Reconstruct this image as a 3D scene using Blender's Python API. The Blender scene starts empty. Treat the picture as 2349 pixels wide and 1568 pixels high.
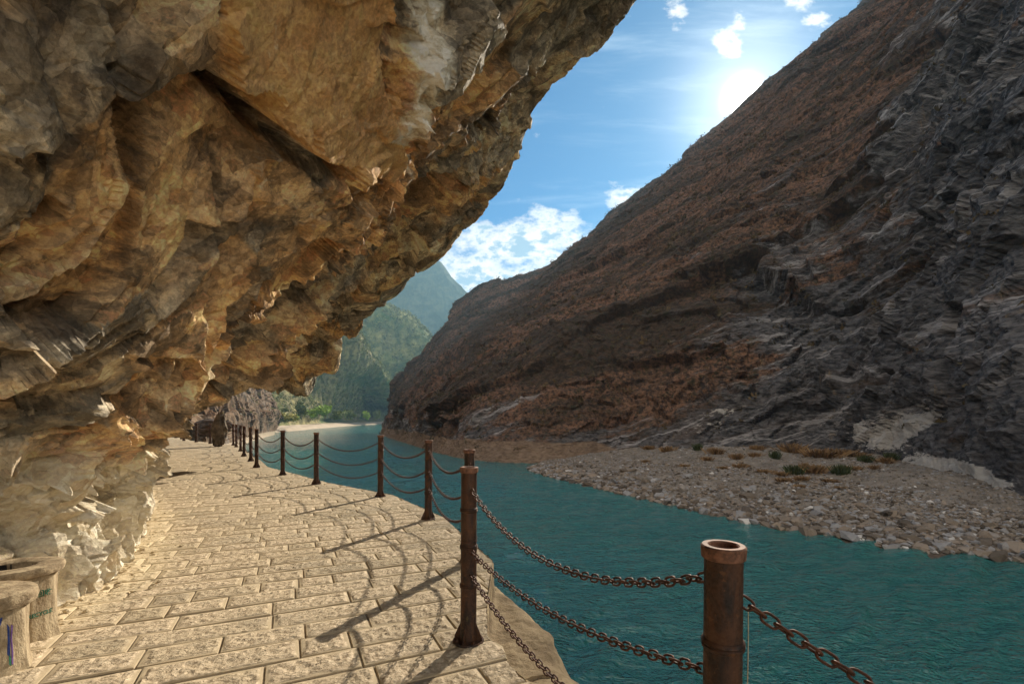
import bpy, math, random
import numpy as np
from mathutils import Vector, Matrix

R = math.radians
S = bpy.context.scene
COL = S.collection
rng = np.random.default_rng(7)
random.seed(7)

# ------------------------------------------------------------------ camera, sky, sun, exposure
CAM_Z = 1.46
F = 1109.0                       # focal length and principal point used when measuring the photograph
CX, CY = 1174.0, 958.0
cam = bpy.data.cameras.new('camera')
cam_o = bpy.data.objects.new('camera', cam); COL.objects.link(cam_o)
cam_o.location = (0, 0, CAM_Z); cam_o.rotation_euler = (R(90), 0, 0)
cam.sensor_width = 36; cam.lens = 17.0; cam.shift_y = 0.0741
cam.clip_start = 0.05; cam.clip_end = 20000
S.camera = cam_o

SUN_DIR = Vector((0.477, 1.0, 0.661)).normalized()
SUN_EL = math.asin(SUN_DIR.z); SUN_AZ = math.atan2(SUN_DIR.x, SUN_DIR.y)
sl = bpy.data.lights.new('sun', 'SUN'); sl.energy = 4.0; sl.angle = R(0.5); sl.color = (1.0, 0.90, 0.74)
so = bpy.data.objects.new('sun', sl); COL.objects.link(so)
so.rotation_euler = (-SUN_DIR).to_track_quat('-Z', 'Y').to_euler()
so.location = (20, 40, 60)

S.view_settings.view_transform = 'Standard'; S.view_settings.look = 'None'
S.view_settings.gamma = 1.0; S.view_settings.use_curve_mapping = False
S.view_settings.exposure = 1.08
S.render.engine = 'CYCLES'
cy = S.cycles
cy.max_bounces = 8; cy.diffuse_bounces = 6; cy.glossy_bounces = 2; cy.transmission_bounces = 2
cy.volume_bounces = 0; cy.transparent_max_bounces = 8
cy.use_denoising = True
cy.sample_clamp_indirect = 6.0
cy.use_adaptive_sampling = True; cy.adaptive_threshold = 0.02


class NT:
    """small node helper"""
    def __init__(s, tree):
        s.t = tree; s.n = tree.nodes; s.l = tree.links; s.n.clear()
    def new(s, typ, **kw):
        n = s.n.new(typ)
        for k, v in kw.items(): setattr(n, k, v)
        return n
    def put(s, sock, v):
        if v is None: return
        if isinstance(v, bpy.types.NodeSocket): s.l.new(v, sock)
        elif isinstance(v, (tuple, list)):
            v = tuple(v)
            if sock.type == 'RGBA' and len(v) == 3: v = v + (1,)
            sock.default_value = v
        else: sock.default_value = v
    def math(s, op, a, b=None, c=None, clamp=False):
        n = s.new('ShaderNodeMath', operation=op, use_clamp=clamp)
        s.put(n.inputs[0], a); s.put(n.inputs[1], b); s.put(n.inputs[2], c)
        return n.outputs[0]
    def vmath(s, op, a, b=None, scale=None):
        n = s.new('ShaderNodeVectorMath', operation=op)
        s.put(n.inputs[0], a); s.put(n.inputs[1], b)
        if scale is not None: s.put(n.inputs[3], scale)
        return n.outputs['Value'] if op in ('LENGTH', 'DOT_PRODUCT', 'DISTANCE') else n.outputs[0]
    def mapping(s, v, loc=(0, 0, 0), rot=(0, 0, 0), scale=(1, 1, 1)):
        n = s.new('ShaderNodeMapping')
        s.put(n.inputs[0], v); n.inputs[1].default_value = loc; n.inputs[2].default_value = rot; n.inputs[3].default_value = scale
        return n.outputs[0]
    def noise(s, v, scale, detail=4, rough=0.55, dist=0.0, color=False):
        n = s.new('ShaderNodeTexNoise')
        s.put(n.inputs['Vector'], v); n.inputs['Scale'].default_value = scale
        n.inputs['Detail'].default_value = detail; n.inputs['Roughness'].default_value = rough
        n.inputs['Distortion'].default_value = dist
        return n.outputs[1] if color else n.outputs[0]
    def voronoi(s, v, scale, feature='F1', out=0, rnd=1.0):
        n = s.new('ShaderNodeTexVoronoi', feature=feature)
        s.put(n.inputs['Vector'], v); n.inputs['Scale'].default_value = scale; n.inputs['Randomness'].default_value = rnd
        return n.outputs[out]
    def chips(s, v, scale):
        """broken plates: height of a randomly tilted plane in every cell, and the cell's own random value"""
        n = s.new('ShaderNodeTexVoronoi', feature='F1'); s.put(n.inputs['Vector'], v); n.inputs['Scale'].default_value = scale
        d = s.vmath('SUBTRACT', v, n.outputs['Position']); g = s.vmath('SUBTRACT', n.outputs['Color'], (.5, .5, .5))
        return s.math('MULTIPLY', s.vmath('DOT_PRODUCT', d, g), scale), s.sep(n.outputs['Color'])[0]
    def ramp(s, f, lo, hi, a=0.0, b=1.0, smooth=True):
        n = s.new('ShaderNodeMapRange', interpolation_type='SMOOTHSTEP' if smooth else 'LINEAR')
        s.put(n.inputs[0], f); s.put(n.inputs[1], lo); s.put(n.inputs[2], hi); s.put(n.inputs[3], a); s.put(n.inputs[4], b)
        return n.outputs[0]
    def mix(s, f, a, b, mode='MIX'):
        n = s.new('ShaderNodeMix', data_type='RGBA', blend_type=mode)
        s.put(n.inputs[0], f); s.put(n.inputs[6], a); s.put(n.inputs[7], b)
        return n.outputs[2]
    def attr(s, name, out='Fac'):
        n = s.new('ShaderNodeAttribute', attribute_name=name)
        return n.outputs[out]
    def sep(s, v):
        n = s.new('ShaderNodeSeparateXYZ'); s.put(n.inputs[0], v); return n.outputs
    def comb(s, x, y, z):
        n = s.new('ShaderNodeCombineXYZ'); s.put(n.inputs[0], x); s.put(n.inputs[1], y); s.put(n.inputs[2], z); return n.outputs[0]
    def bump(s, h, strength=1.0, dist=0.01, normal=None):
        n = s.new('ShaderNodeBump'); n.inputs['Strength'].default_value = strength; n.inputs['Distance'].default_value = dist
        s.put(n.inputs['Height'], h)
        if normal is not None: s.put(n.inputs['Normal'], normal)
        return n.outputs[0]


# ---- world: Nishita sky with thin cloud, cumulus and the bright air round the sun
W = bpy.data.worlds.new('World'); S.world = W; W.use_nodes = True
w = NT(W.node_tree)
sky = w.new('ShaderNodeTexSky', sky_type='NISHITA')
sky.sun_disc = False; sky.sun_elevation = SUN_EL; sky.sun_rotation = SUN_AZ
sky.altitude = 1500; sky.air_density = 1.0; sky.dust_density = 0.25; sky.ozone_density = 2.0
tc = w.new('ShaderNodeTexCoord'); dirv = tc.outputs['Generated']
sx, sy, sz = w.sep(dirv)
ysafe = w.math('MAXIMUM', sy, 0.08)
gx = w.math('DIVIDE', sx, ysafe); gz = w.math('DIVIDE', sz, ysafe)
gp = w.comb(gx, gz, 0.0)
front = w.ramp(sy, 0.1, 0.3)
cn = w.noise(w.mapping(gp, scale=(1.0, 1.5, 1)), 9.0, 7, 0.62)
cn2 = w.noise(w.mapping(gp, loc=(3, 1, 0), scale=(1.0, 1.6, 1)), 26.0, 5, 0.6)
def blob(u, v, rw, rh, amp=1.0, rot=0.0):
    c = ((u - CX) / F, (CY - v) / F)
    m = w.vmath('SUBTRACT', gp, (c[0], c[1], 0))
    m = w.mapping(m, rot=(0, 0, rot)); m = w.vmath('DIVIDE', m, (rw / F, rh / F, 1))
    d = w.vmath('LENGTH', m)
    return w.ramp(d, 0.0, 1.6, amp, 0.0)
blobs = [blob(1200, 560, 190, 90, 1.45), blob(1080, 620, 140, 110, 1.4), blob(1430, 458, 66, 40, 1.25), blob(1672, 105, 42, 38, 1.25),
         blob(1690, 40, 34, 34, 1.0), blob(1545, 18, 40, 50, 1.0), blob(1825, 8, 54, 32, 1.1), blob(1874, 48, 46, 26, 1.0),
         blob(1800, 45, 12, 16, .5)]
blobs += [blob(1150, 640, 190, 60, 1.3), blob(1300, 560, 90, 50, 1.2)]
bm_ = blobs[0]
for b in blobs[1:]: bm_ = w.math('MAXIMUM', bm_, b)
nz = w.math('ADD', w.math('MULTIPLY', cn, 0.65), w.math('MULTIPLY', cn2, 0.35))
craw = w.math('ADD', w.math('MULTIPLY', bm_, 0.60), w.math('MULTIPLY', w.math('SUBTRACT', nz, 0.5), 2.6))
cmask = w.math('MULTIPLY', w.ramp(craw, 0.30, 0.74), front)
wisp = w.noise(w.mapping(gp, rot=(0, 0, R(-32)), scale=(0.8, 5.0, 1)), 3.0, 5, 0.6, 0.3)
wmask = w.math('MULTIPLY', w.ramp(wisp, 0.46, 0.8), 0.38)
# cloud thickness: thin edges glow towards the sun, thick cores are grey blue
core = w.ramp(w.math('ADD', craw, w.math('MULTIPLY', w.math('SUBTRACT', cn2, 0.5), 1.2)), 0.60, 1.0)
sund = w.vmath('DOT_PRODUCT', dirv, tuple(SUN_DIR))
cc = w.mix(core, (7.2, 7.0, 6.7), (2.5, 3.7, 4.6))
skyc = w.mix(1.0, sky.outputs[0], (0.15, 0.50, 0.66), 'MULTIPLY')
c1 = w.mix(wmask, skyc, (4.8, 6.0, 6.9))
c2 = w.mix(cmask, c1, cc)
a1 = w.math('POWER', w.math('MAXIMUM', sund, 0.0), 9000.0)
a2 = w.math('POWER', w.math('MAXIMUM', sund, 0.0), 260.0)
a3 = w.math('POWER', w.math('MAXIMUM', sund, 0.0), 40.0)
glow = w.math('ADD', w.math('ADD', w.math('MULTIPLY', a1, 260.0), w.math('MULTIPLY', a2, 5.0)), w.math('MULTIPLY', a3, 0.8))
gl = w.vmath('SCALE', (1.0, 0.93, 0.80), None, glow)
# unseen bright cloud added behind the camera to light the slopes facing it
bk = w.noise(dirv, 2.2, 6, 0.6, 0.4)
bmask = w.math('MULTIPLY', w.ramp(bk, 0.40, 0.56), w.math('MULTIPLY', w.ramp(sy, 0.05, -0.25), w.ramp(sz, 0.02, 0.2)))
c2 = w.mix(bmask, c2, (17.0, 15.6, 13.6))
c3 = w.vmath('ADD', c2, gl)
bg = w.new('ShaderNodeBackground'); w.put(bg.inputs[0], c3); bg.inputs[1].default_value = 0.075
wo = w.new('ShaderNodeOutputWorld'); w.l.new(bg.outputs[0], wo.inputs[0])
W.cycles.sampling_method = 'MANUAL'; W.cycles.sample_map_resolution = 1024


# ------------------------------------------------------------------ numeric helpers
def P(u, v, y):
    return ((u - CX) / F * y, y, CAM_Z - (v - CY) / F * y)
def G(u, v, z=0.0):
    """point on a level z seen at a measured place"""
    y = F * (CAM_Z - z) / (v - CY)
    return ((u - CX) / F * y, y, z)

U32 = np.uint32
def _mix(h):
    h = h ^ (h >> U32(16)); h = h * U32(0x7feb352d); h = h ^ (h >> U32(15)); h = h * U32(0x846ca68b); h = h ^ (h >> U32(16))
    return h
def hash3(x, y, z, seed):
    with np.errstate(over='ignore'):
        h = x.astype(np.int32).view(U32) * U32(73856093) ^ y.astype(np.int32).view(U32) * U32(19349663) ^ z.astype(np.int32).view(U32) * U32(83492791) ^ U32((seed * 2654435761) & 0xffffffff)
        return _mix(h)
def rnd_k(h, k):
    with np.errstate(over='ignore'):
        return (_mix(h + U32((k * 0x9E3779B9) & 0xffffffff)) >> U32(8)).astype(np.float32) / np.float32(16777216.0)
def vnoise(p, seed=0):
    p = p.astype(np.float32); i = np.floor(p); f = p - i; i = i.astype(np.int32); f = f * f * (3 - 2 * f)
    out = np.zeros(len(p), np.float32)
    for dx in (0, 1):
        wx = f[:, 0] if dx else 1 - f[:, 0]
        for dy in (0, 1):
            wy = f[:, 1] if dy else 1 - f[:, 1]
            for dz in (0, 1):
                wz = f[:, 2] if dz else 1 - f[:, 2]
                out += wx * wy * wz * rnd_k(hash3(i[:, 0] + dx, i[:, 1] + dy, i[:, 2] + dz, seed), 0)
    return out * 2 - 1
def fbm(p, octaves=4, seed=0, gain=0.5):
    a = 1.0; s = 0; o = np.zeros(len(p), np.float32); q = p.astype(np.float32)
    for k in range(octaves):
        o += a * vnoise(q, seed + k * 17); s += a; a *= gain; q = q * 2.03 + 11.3
    return o / s
def ridged(p, octaves=4, seed=0, gain=0.5):
    a = 1.0; s = 0; o = np.zeros(len(p), np.float32); q = p.astype(np.float32)
    for k in range(octaves):
        o += a * (1 - np.abs(vnoise(q, seed + k * 17)) * 2); s += a; a *= gain; q = q * 2.03 + 7.1
    return o / s
def facets(p, size, seed, tilt, step, K=160.0):
    """broken rock: every cell is a tilted flat plate with its own height, worn a little where plates meet"""
    q = (p / size).astype(np.float32); ci = np.floor(q).astype(np.int32); K = np.float32(K)
    n = len(q); best = np.full(n, 1e9, np.float32); bh = np.zeros(n, U32)
    num = np.zeros(n, np.float32); den = np.full(n, 1e-30, np.float32); sec = np.full(n, 1e9, np.float32)
    for dx in (-1, 0, 1):
        for dy in (-1, 0, 1):
            for dz in (-1, 0, 1):
                cx = ci[:, 0] + dx; cyy = ci[:, 1] + dy; cz = ci[:, 2] + dz
                h = hash3(cx, cyy, cz, seed)
                d0 = q[:, 0] - cx - rnd_k(h, 1); d1 = q[:, 1] - cyy - rnd_k(h, 2); d2 = q[:, 2] - cz - rnd_k(h, 3)
                dd = d0 * d0 + d1 * d1 + d2 * d2
                m = dd < best; sec = np.where(m, best, np.minimum(sec, dd)); nb = np.where(m, dd, best); bh = np.where(m, h, bh)
                sc = np.exp(-K * (best - nb)); num *= sc; den *= sc; best = nb
                pl = step * (rnd_k(h, 8) * 2 - 1) + tilt * ((rnd_k(h, 5) * 2 - 1) * d0 + (rnd_k(h, 6) * 2 - 1) * d1 + (rnd_k(h, 7) * 2 - 1) * d2)
                wt = np.exp(-K * (dd - best)); num += wt * pl; den += wt
    return num / den, rnd_k(bh, 9), np.sqrt(sec) - np.sqrt(best)

def crom(ctrl, t):
    """Catmull-Rom along axis 0 of ctrl at parameters t in 0..n-1"""
    n = len(ctrl); i = np.clip(np.floor(t).astype(int), 0, n - 2); f = (t - i)
    g = lambda k: ctrl[np.clip(k, 0, n - 1)]
    sh = (len(t),) + (1,) * (ctrl.ndim - 1); f = f.reshape(sh)
    p0, p1, p2, p3 = g(i - 1), g(i), g(i + 1), g(i + 2)
    return 0.5 * ((2 * p1) + (-p0 + p2) * f + (2 * p0 - 5 * p1 + 4 * p2 - p3) * f ** 2 + (-p0 + 3 * p1 - 3 * p2 + p3) * f ** 3)
def net(ctrl, tu, tv):
    ctrl = np.asarray(ctrl, float)
    a = crom(ctrl, tu)                       # along columns
    a = np.transpose(crom(np.transpose(a, (1, 0, 2)), tv), (1, 0, 2))
    return a                                  # (len(tu), len(tv), 3)
def grid_normals(g):
    du = np.gradient(g, axis=0); dv = np.gradient(g, axis=1)
    n = np.cross(du, dv); n /= np.linalg.norm(n, axis=2, keepdims=True) + 1e-12
    return n
def spread(knots, counts):
    """parameter values: counts[i] samples between integer knots"""
    out = []
    for k, c in enumerate(counts): out.append(np.linspace(k, k + 1, c, endpoint=False))
    out.append([float(len(counts))])
    return np.concatenate(out)

def link(name, me, mat=None, parent=None):
    o = bpy.data.objects.new(name, me); COL.objects.link(o)
    if mat is not None and len(me.materials) == 0: me.materials.append(mat)
    if parent is not None: o.parent = parent
    return o
def mesh_np(name, verts, faces, mat=None, parent=None, smooth=False, attrs=None):
    verts = np.asarray(verts, np.float32); faces = np.asarray(faces, np.int32); k = faces.shape[1]
    me = bpy.data.meshes.new(name)
    me.vertices.add(len(verts)); me.vertices.foreach_set('co', verts.ravel())
    me.loops.add(faces.size); me.loops.foreach_set('vertex_index', faces.ravel())
    me.polygons.add(len(faces)); me.polygons.foreach_set('loop_start', np.arange(0, faces.size, k, dtype=np.int32))
    me.polygons.foreach_set('loop_total', np.full(len(faces), k, np.int32))
    me.polygons.foreach_set('use_smooth', np.full(len(faces), smooth, bool))
    me.update(calc_edges=True)
    for an, av in (attrs or {}).items():
        a = me.attributes.new(an, 'FLOAT', 'POINT'); a.data.foreach_set('value', np.asarray(av, np.float32).ravel())
    return link(name, me, mat, parent)
def grid_faces(n, m):
    i = np.arange(n * m).reshape(n, m)
    return np.stack([i[:-1, :-1].ravel(), i[1:, :-1].ravel(), i[1:, 1:].ravel(), i[:-1, 1:].ravel()], 1)
def tag(o, label=None, cat=None, group=None, kind=None):
    if label: o['label'] = label
    if cat: o['category'] = cat
    if group: o['group'] = group
    if kind: o['kind'] = kind
    return o
def empty(name, loc=(0, 0, 0), rz=0.0):
    o = bpy.data.objects.new(name, None); COL.objects.link(o); o.location = loc; o.rotation_euler = (0, 0, rz)
    o.empty_display_size = 0.1
    return o
def copy_tree(o, parent=None):
    c = o.copy(); COL.objects.link(c); c.parent = parent
    for ch in list(o.children): copy_tree(ch, c)
    return c

class MB:
    """collects simple solids, then builds ONE mesh"""
    def __init__(s): s.v = []; s.f = []
    def add(s, v, f):
        b = len(s.v); s.v += [tuple(map(float, p)) for p in v]; s.f += [tuple(i + b for i in q) for q in f]
    def lathe(s, prof, n=24, c=(0, 0, 0), close=False, sx=1.0, sy=1.0, wob=None):
        v = []; f = []
        for (r, z) in prof:
            for k in range(n):
                a = 2 * math.pi * k / n; rr = r * (1 if wob is None else wob(a, z))
                v.append((c[0] + rr * math.cos(a) * sx, c[1] + rr * math.sin(a) * sy, c[2] + z))
        m = len(prof)
        for j in range(m - 1 + (1 if close else 0)):
            j2 = (j + 1) % m
            for k in range(n): f.append((j * n + k, j * n + (k + 1) % n, j2 * n + (k + 1) % n, j2 * n + k))
        s.add(v, f)
    def cap(s, r, z, n=24, c=(0, 0, 0), up=True):
        v = [(c[0] + r * math.cos(2 * math.pi * k / n), c[1] + r * math.sin(2 * math.pi * k / n), c[2] + z) for k in range(n)]
        s.add(v, [tuple(range(n)) if up else tuple(reversed(range(n)))])
    def prism(s, pts, d0, d1):
        """polygon of 3D points extruded from offset d0 to d1"""
        n = len(pts); a = [Vector(p) + Vector(d0) for p in pts] + [Vector(p) + Vector(d1) for p in pts]
        f = [tuple(reversed(range(n))), tuple(range(n, 2 * n))] + [(k, (k + 1) % n, n + (k + 1) % n, n + k) for k in range(n)]
        s.add(a, f)
    def box(s, c, sz, rz=0.0):
        hx, hy, hz = sz[0] / 2, sz[1] / 2, sz[2] / 2; ca, sa = math.cos(rz), math.sin(rz)
        v = []
        for z in (-hz, hz):
            for x, y in ((-hx, -hy), (hx, -hy), (hx, hy), (-hx, hy)):
                v.append((c[0] + x * ca - y * sa, c[1] + x * sa + y * ca, c[2] + z))
        s.add(v, [(3, 2, 1, 0), (4, 5, 6, 7), (0, 1, 5, 4), (1, 2, 6, 5), (2, 3, 7, 6), (3, 0, 4, 7)])
    def tube(s, pts, r, n=8, closed=False):
        pts = [Vector(p) for p in pts]; m = len(pts); v = []; f = []
        up = Vector((0.13, 0.21, 0.97)).normalized()
        for i, p in enumerate(pts):
            a = pts[(i - 1) % m] if (closed or i > 0) else p
            b = pts[(i + 1) % m] if (closed or i < m - 1) else p
            t = (b - a).normalized(); x = t.cross(up)
            if x.length < 1e-3: x = t.cross(Vector((1, 0, 0)))
            x.normalize(); y = t.cross(x)
            for k in range(n):
                an = 2 * math.pi * k / n; v.append(p + (x * math.cos(an) + y * math.sin(an)) * r)
        for i in range(m - (0 if closed else 1)):
            j = (i + 1) % m
            for k in range(n): f.append((i * n + k, i * n + (k + 1) % n, j * n + (k + 1) % n, j * n + k))
        if not closed: f += [tuple(reversed(range(n))), tuple(range((m - 1) * n, m * n))]
        s.add(v, f)
    def build(s, name, mat, parent=None, smooth=False):
        me = bpy.data.meshes.new(name); me.from_pydata(s.v, [], s.f); me.update()
        if smooth:
            me.polygons.foreach_set('use_smooth', [True] * len(me.polygons))
            try: me.set_sharp_from_angle(angle=R(40))
            except Exception: pass
        return link(name, me, mat, parent)

# ------------------------------------------------------------------ materials
def principled(n, base, rough=0.9, normal=None, spec=0.3, metal=0.0, **kw):
    b = n.new('ShaderNodeBsdfPrincipled')
    n.put(b.inputs['Base Color'], base); n.put(b.inputs['Roughness'], rough); n.put(b.inputs['Specular IOR Level'], spec)
    n.put(b.inputs['Metallic'], metal)
    if normal is not None: n.put(b.inputs['Normal'], normal)
    for k, v in kw.items(): n.put(b.inputs[k], v)
    o = n.new('ShaderNodeOutputMaterial'); n.l.new(b.outputs[0], o.inputs[0])
    return b
def mat(name):
    m = bpy.data.materials.new(name); m.use_nodes = True
    return m, NT(m.node_tree)
def objpos(n): return n.new('ShaderNodeTexCoord').outputs['Object']

def m_overhang():
    m, n = mat('limestone_overhang'); p = objpos(n)
    # streaked along the bedding, which climbs outwards
    st = n.mapping(p, rot=(R(20), R(-38), R(12)), scale=(0.75, 1.3, 1.7))
    big = n.noise(p, 0.38, 4, 0.55, 0.6)
    mid = n.noise(st, 1.1, 6, 0.62, 0.5)
    fine = n.noise(st, 7.0, 8, 0.72)
    grit = n.noise(p, 38.0, 4, 0.7)
    fid = n.attr('fid'); fid2 = n.attr('fid2'); slab = n.attr('slab')
    soft = n.ramp(n.noise(p, 5.0, 8, 0.78), 0.28, 0.72, smooth=False)
    wv = n.vmath('ADD', n.mapping(p, rot=(R(20), R(-38), R(12)), scale=(0.7, 1.1, 1.35)), n.vmath('SCALE', n.noise(p, 2.0, 3, .6, color=True), None, 0.25))
    h1, c1_ = n.chips(wv, 3.2); h2, c2_ = n.chips(wv, 8.0); h3, c3_ = n.chips(wv, 20.0)
    chipv = n.math('ADD', n.math('ADD', n.math('MULTIPLY', c1_, 0.42), n.math('MULTIPLY', c2_, 0.36)), n.math('MULTIPLY', c3_, 0.22))
    grey = n.mix(soft, (0.095, 0.080, 0.062), (0.46, 0.40, 0.31))
    tan = n.mix(soft, (0.42, 0.31, 0.18), (0.88, 0.72, 0.49))
    orange = n.mix(mid, (0.38, 0.19, 0.065), (0.82, 0.50, 0.22))
    f1 = n.math('ADD', n.math('ADD', n.math('MULTIPLY', mid, 0.9), n.math('MULTIPLY', fid, 0.22)), n.math('ADD', n.math('MULTIPLY', fid2, 0.30), n.math('MULTIPLY', n.math('SUBTRACT', n.attr('fid3'), 0.3), 0.30)))
    c = n.mix(n.ramp(f1, 0.62, 0.98), grey, tan)
    f2 = n.math('ADD', n.math('ADD', big, n.math('MULTIPLY', fid2, 0.24)), n.math('MULTIPLY', slab, 0.24))
    c = n.mix(n.math('MULTIPLY', n.ramp(f2, 0.56, 0.78), 0.85), c, orange)
    # pale calcite skins and iron stains with shapes of their own
    vein = n.ramp(n.noise(st, 2.6, 6, 0.7, 1.2), 0.60, 0.70)
    c = n.mix(n.math('MULTIPLY', vein, 0.4), c, (0.85, 0.76, 0.58))
    stain = n.ramp(n.math('ADD', n.noise(st, 1.3, 7, 0.7, 0.6), n.math('MULTIPLY', n.math('SUBTRACT', n.attr('fid3'), 0.5), 0.26)), 0.54, 0.62)
    c = n.mix(n.math('MULTIPLY', stain, n.math('SUBTRACT', 0.66, n.math('MULTIPLY', slab, 0.5))), c, (0.075, 0.062, 0.052))
    c = n.mix(n.math('MULTIPLY', n.ramp(n.attr('fid4'), 0.62, 0.72), n.math('SUBTRACT', 0.30, n.math('MULTIPLY', slab, 0.26))), c, (0.10, 0.08, 0.06))
    rust = n.ramp(n.noise(n.mapping(p, loc=(5, 2, 7)), 0.55, 4, 0.6, 1.0), 0.66, 0.74)
    c = n.mix(n.math('MULTIPLY', rust, 0.5), c, (0.20, 0.075, 0.03))
    low = n.attr('low')  # sunlit foot of the wall, painted as a paler colour
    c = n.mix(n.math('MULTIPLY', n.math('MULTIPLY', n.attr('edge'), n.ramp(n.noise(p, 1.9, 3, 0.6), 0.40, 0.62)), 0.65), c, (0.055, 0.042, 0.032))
    c = n.mix(n.math('MULTIPLY', low, 0.7), c, n.mix(soft, (0.55, 0.47, 0.34), (0.92, 0.85, 0.70)))
    c = n.mix(n.math('MULTIPLY', n.attr('sun_sliver'), n.ramp(fine, 0.35, 0.6, 0.5, 1.0)), c, (0.88, 0.82, 0.70))  # pale strip stands in for sun on the ceiling rib
    c = n.mix(0.55, c, n.mix(n.ramp(grit, 0.25, 0.75), (0.30, 0.30, 0.30), (0.92, 0.90, 0.86)), 'OVERLAY')
    c = n.mix(n.math('SUBTRACT', 0.75, n.math('MULTIPLY', slab, 0.45)), c, n.mix(n.ramp(chipv, 0.25, 0.75), (0.27, 0.27, 0.27), (0.88, 0.87, 0.84)), 'OVERLAY')
    c = n.mix(n.math('MULTIPLY', low, 0.55), c, n.mix(n.math('MULTIPLY', soft, chipv), (0.52, 0.44, 0.31), (0.98, 0.92, 0.78)))
    crack = n.voronoi(n.mapping(n.vmath('ADD', p, n.vmath('SCALE', n.noise(p, 1.5, 3, .6, color=True), None, 0.5)), rot=(0.3, 0.6, 0.2), scale=(1, 1, 1.7)), 1.6, 'DISTANCE_TO_EDGE')
    h = n.math('ADD', n.math('MULTIPLY', soft, 0.55), n.math('MULTIPLY', grit, 0.25))
    h = n.math('ADD', h, n.math('MULTIPLY', fine, 0.4))
    h = n.math('ADD', h, n.math('MULTIPLY', n.voronoi(n.mapping(st, rot=(.5, .3, 0)), 6.0), 0.45))
    h = n.math('ADD', h, n.math('MULTIPLY', n.voronoi(p, 19.0), 0.2))
    h = n.math('ADD', h, n.math('MULTIPLY', n.ramp(crack, 0.0, 0.015), 0.10))
    nb1 = n.bump(h1, 1.0, 0.09); nb2 = n.bump(h2, 1.0, 0.05, nb1); nb3 = n.bump(h3, 1.0, 0.022, nb2)
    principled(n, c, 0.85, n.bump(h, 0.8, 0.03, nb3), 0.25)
    return m
M_OVER = m_overhang()

def m_paving():
    m, n = mat('path_stone'); p = objpos(n)
    rm = n.attr('rough'); pid = n.attr('pid')
    fine = n.noise(p, 22, 6, 0.7); grit = n.noise(p, 120, 4, 0.7); big = n.noise(p, 0.7, 4, 0.6)
    base = n.mix(n.ramp(fine, 0.3, 0.7), (0.31, 0.235, 0.150), (0.70, 0.565, 0.395))
    base = n.mix(n.ramp(pid, 0.45, 1.0, 0.0, 0.75), base, n.mix(fine, (0.27, 0.21, 0.13), (0.46, 0.375, 0.25)))
    base = n.mix(n.ramp(big, 0.42, 0.72, 0.0, 0.5), base, (0.38, 0.30, 0.19))
    worn = n.ramp(n.noise(n.mapping(p, loc=(3, 8, 0)), 0.9, 5, 0.65), 0.50, 0.62)
    base = n.mix(n.math('MULTIPLY', worn, 0.45), base, (0.30, 0.25, 0.175))
    marg = n.mix(fine, (0.34, 0.265, 0.165), (0.50, 0.40, 0.265))
    c = n.mix(n.ramp(rm, 0.1, 0.5), marg, base)
    c = n.mix(n.math('MULTIPLY', n.ramp(n.noise(n.mapping(p, loc=(1, 5, 0)), 2.7, 6, 0.7), 0.60, 0.68), 0.35), c, (0.17, 0.135, 0.09))
    pit = n.voronoi(n.mapping(p, scale=(1, 1.5, 1)), 34)
    pitm = n.math('MULTIPLY', n.ramp(n.noise(p, 30, 3, 0.6), 0.36, 0.30, 0, 1), rm)
    c = n.mix(n.math('MULTIPLY', pitm, 0.75), c, (0.12, 0.09, 0.055))
    sand = n.ramp(n.math('ADD', n.attr('dust'), n.math('MULTIPLY', n.math('SUBTRACT', big, 0.5), 0.8)), 0.35, 0.8)
    c = n.mix(n.math('MULTIPLY', sand, 0.8), c, n.mix(fine, (0.54, 0.43, 0.27), (0.68, 0.56, 0.37)))
    moss = n.math('MULTIPLY', n.ramp(n.noise(n.mapping(p, loc=(4, 1, 0)), 1.6, 4, 0.7), 0.70, 0.78), 0.3)
    c = n.mix(moss, c, (0.26, 0.30, 0.12))
    h = n.math('ADD', n.math('MULTIPLY', n.math('MULTIPLY', n.noise(n.mapping(p, scale=(1, 1.6, 1)), 26, 5, 0.65), rm), 1.0), n.math('MULTIPLY', grit, 0.10))
    h = n.math('SUBTRACT', h, n.math('MULTIPLY', pitm, 0.6))
    principled(n, c, 0.85, n.bump(h, 1.0, 0.018), 0.25)
    return m
M_PAVE = m_paving()

def simple(name, c0, c1, scale=12.0, bump=0.004, rough=0.85, metal=0.0, spec=0.3, stretch=(1, 1, 1), bs=1.0, detail=5):
    m, n = mat(name); p = n.mapping(objpos(n), scale=stretch)
    f = n.noise(p, scale, detail, 0.65)
    c = n.mix(n.ramp(f, 0.3, 0.7), c0, c1)
    g = n.noise(p, scale * 5, 3, 0.6)
    principled(n, c, rough, n.bump(n.math('ADD', f, n.math('MULTIPLY', g, 0.4)), bs, bump), spec, metal)
    return m
M_MORTAR = simple('mortar', (0.16, 0.12, 0.075), (0.24, 0.19, 0.12), 30, 0.004)
M_KERB = simple('edge_stone', (0.36, 0.28, 0.17), (0.60, 0.50, 0.34), 5, 0.02)

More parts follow.
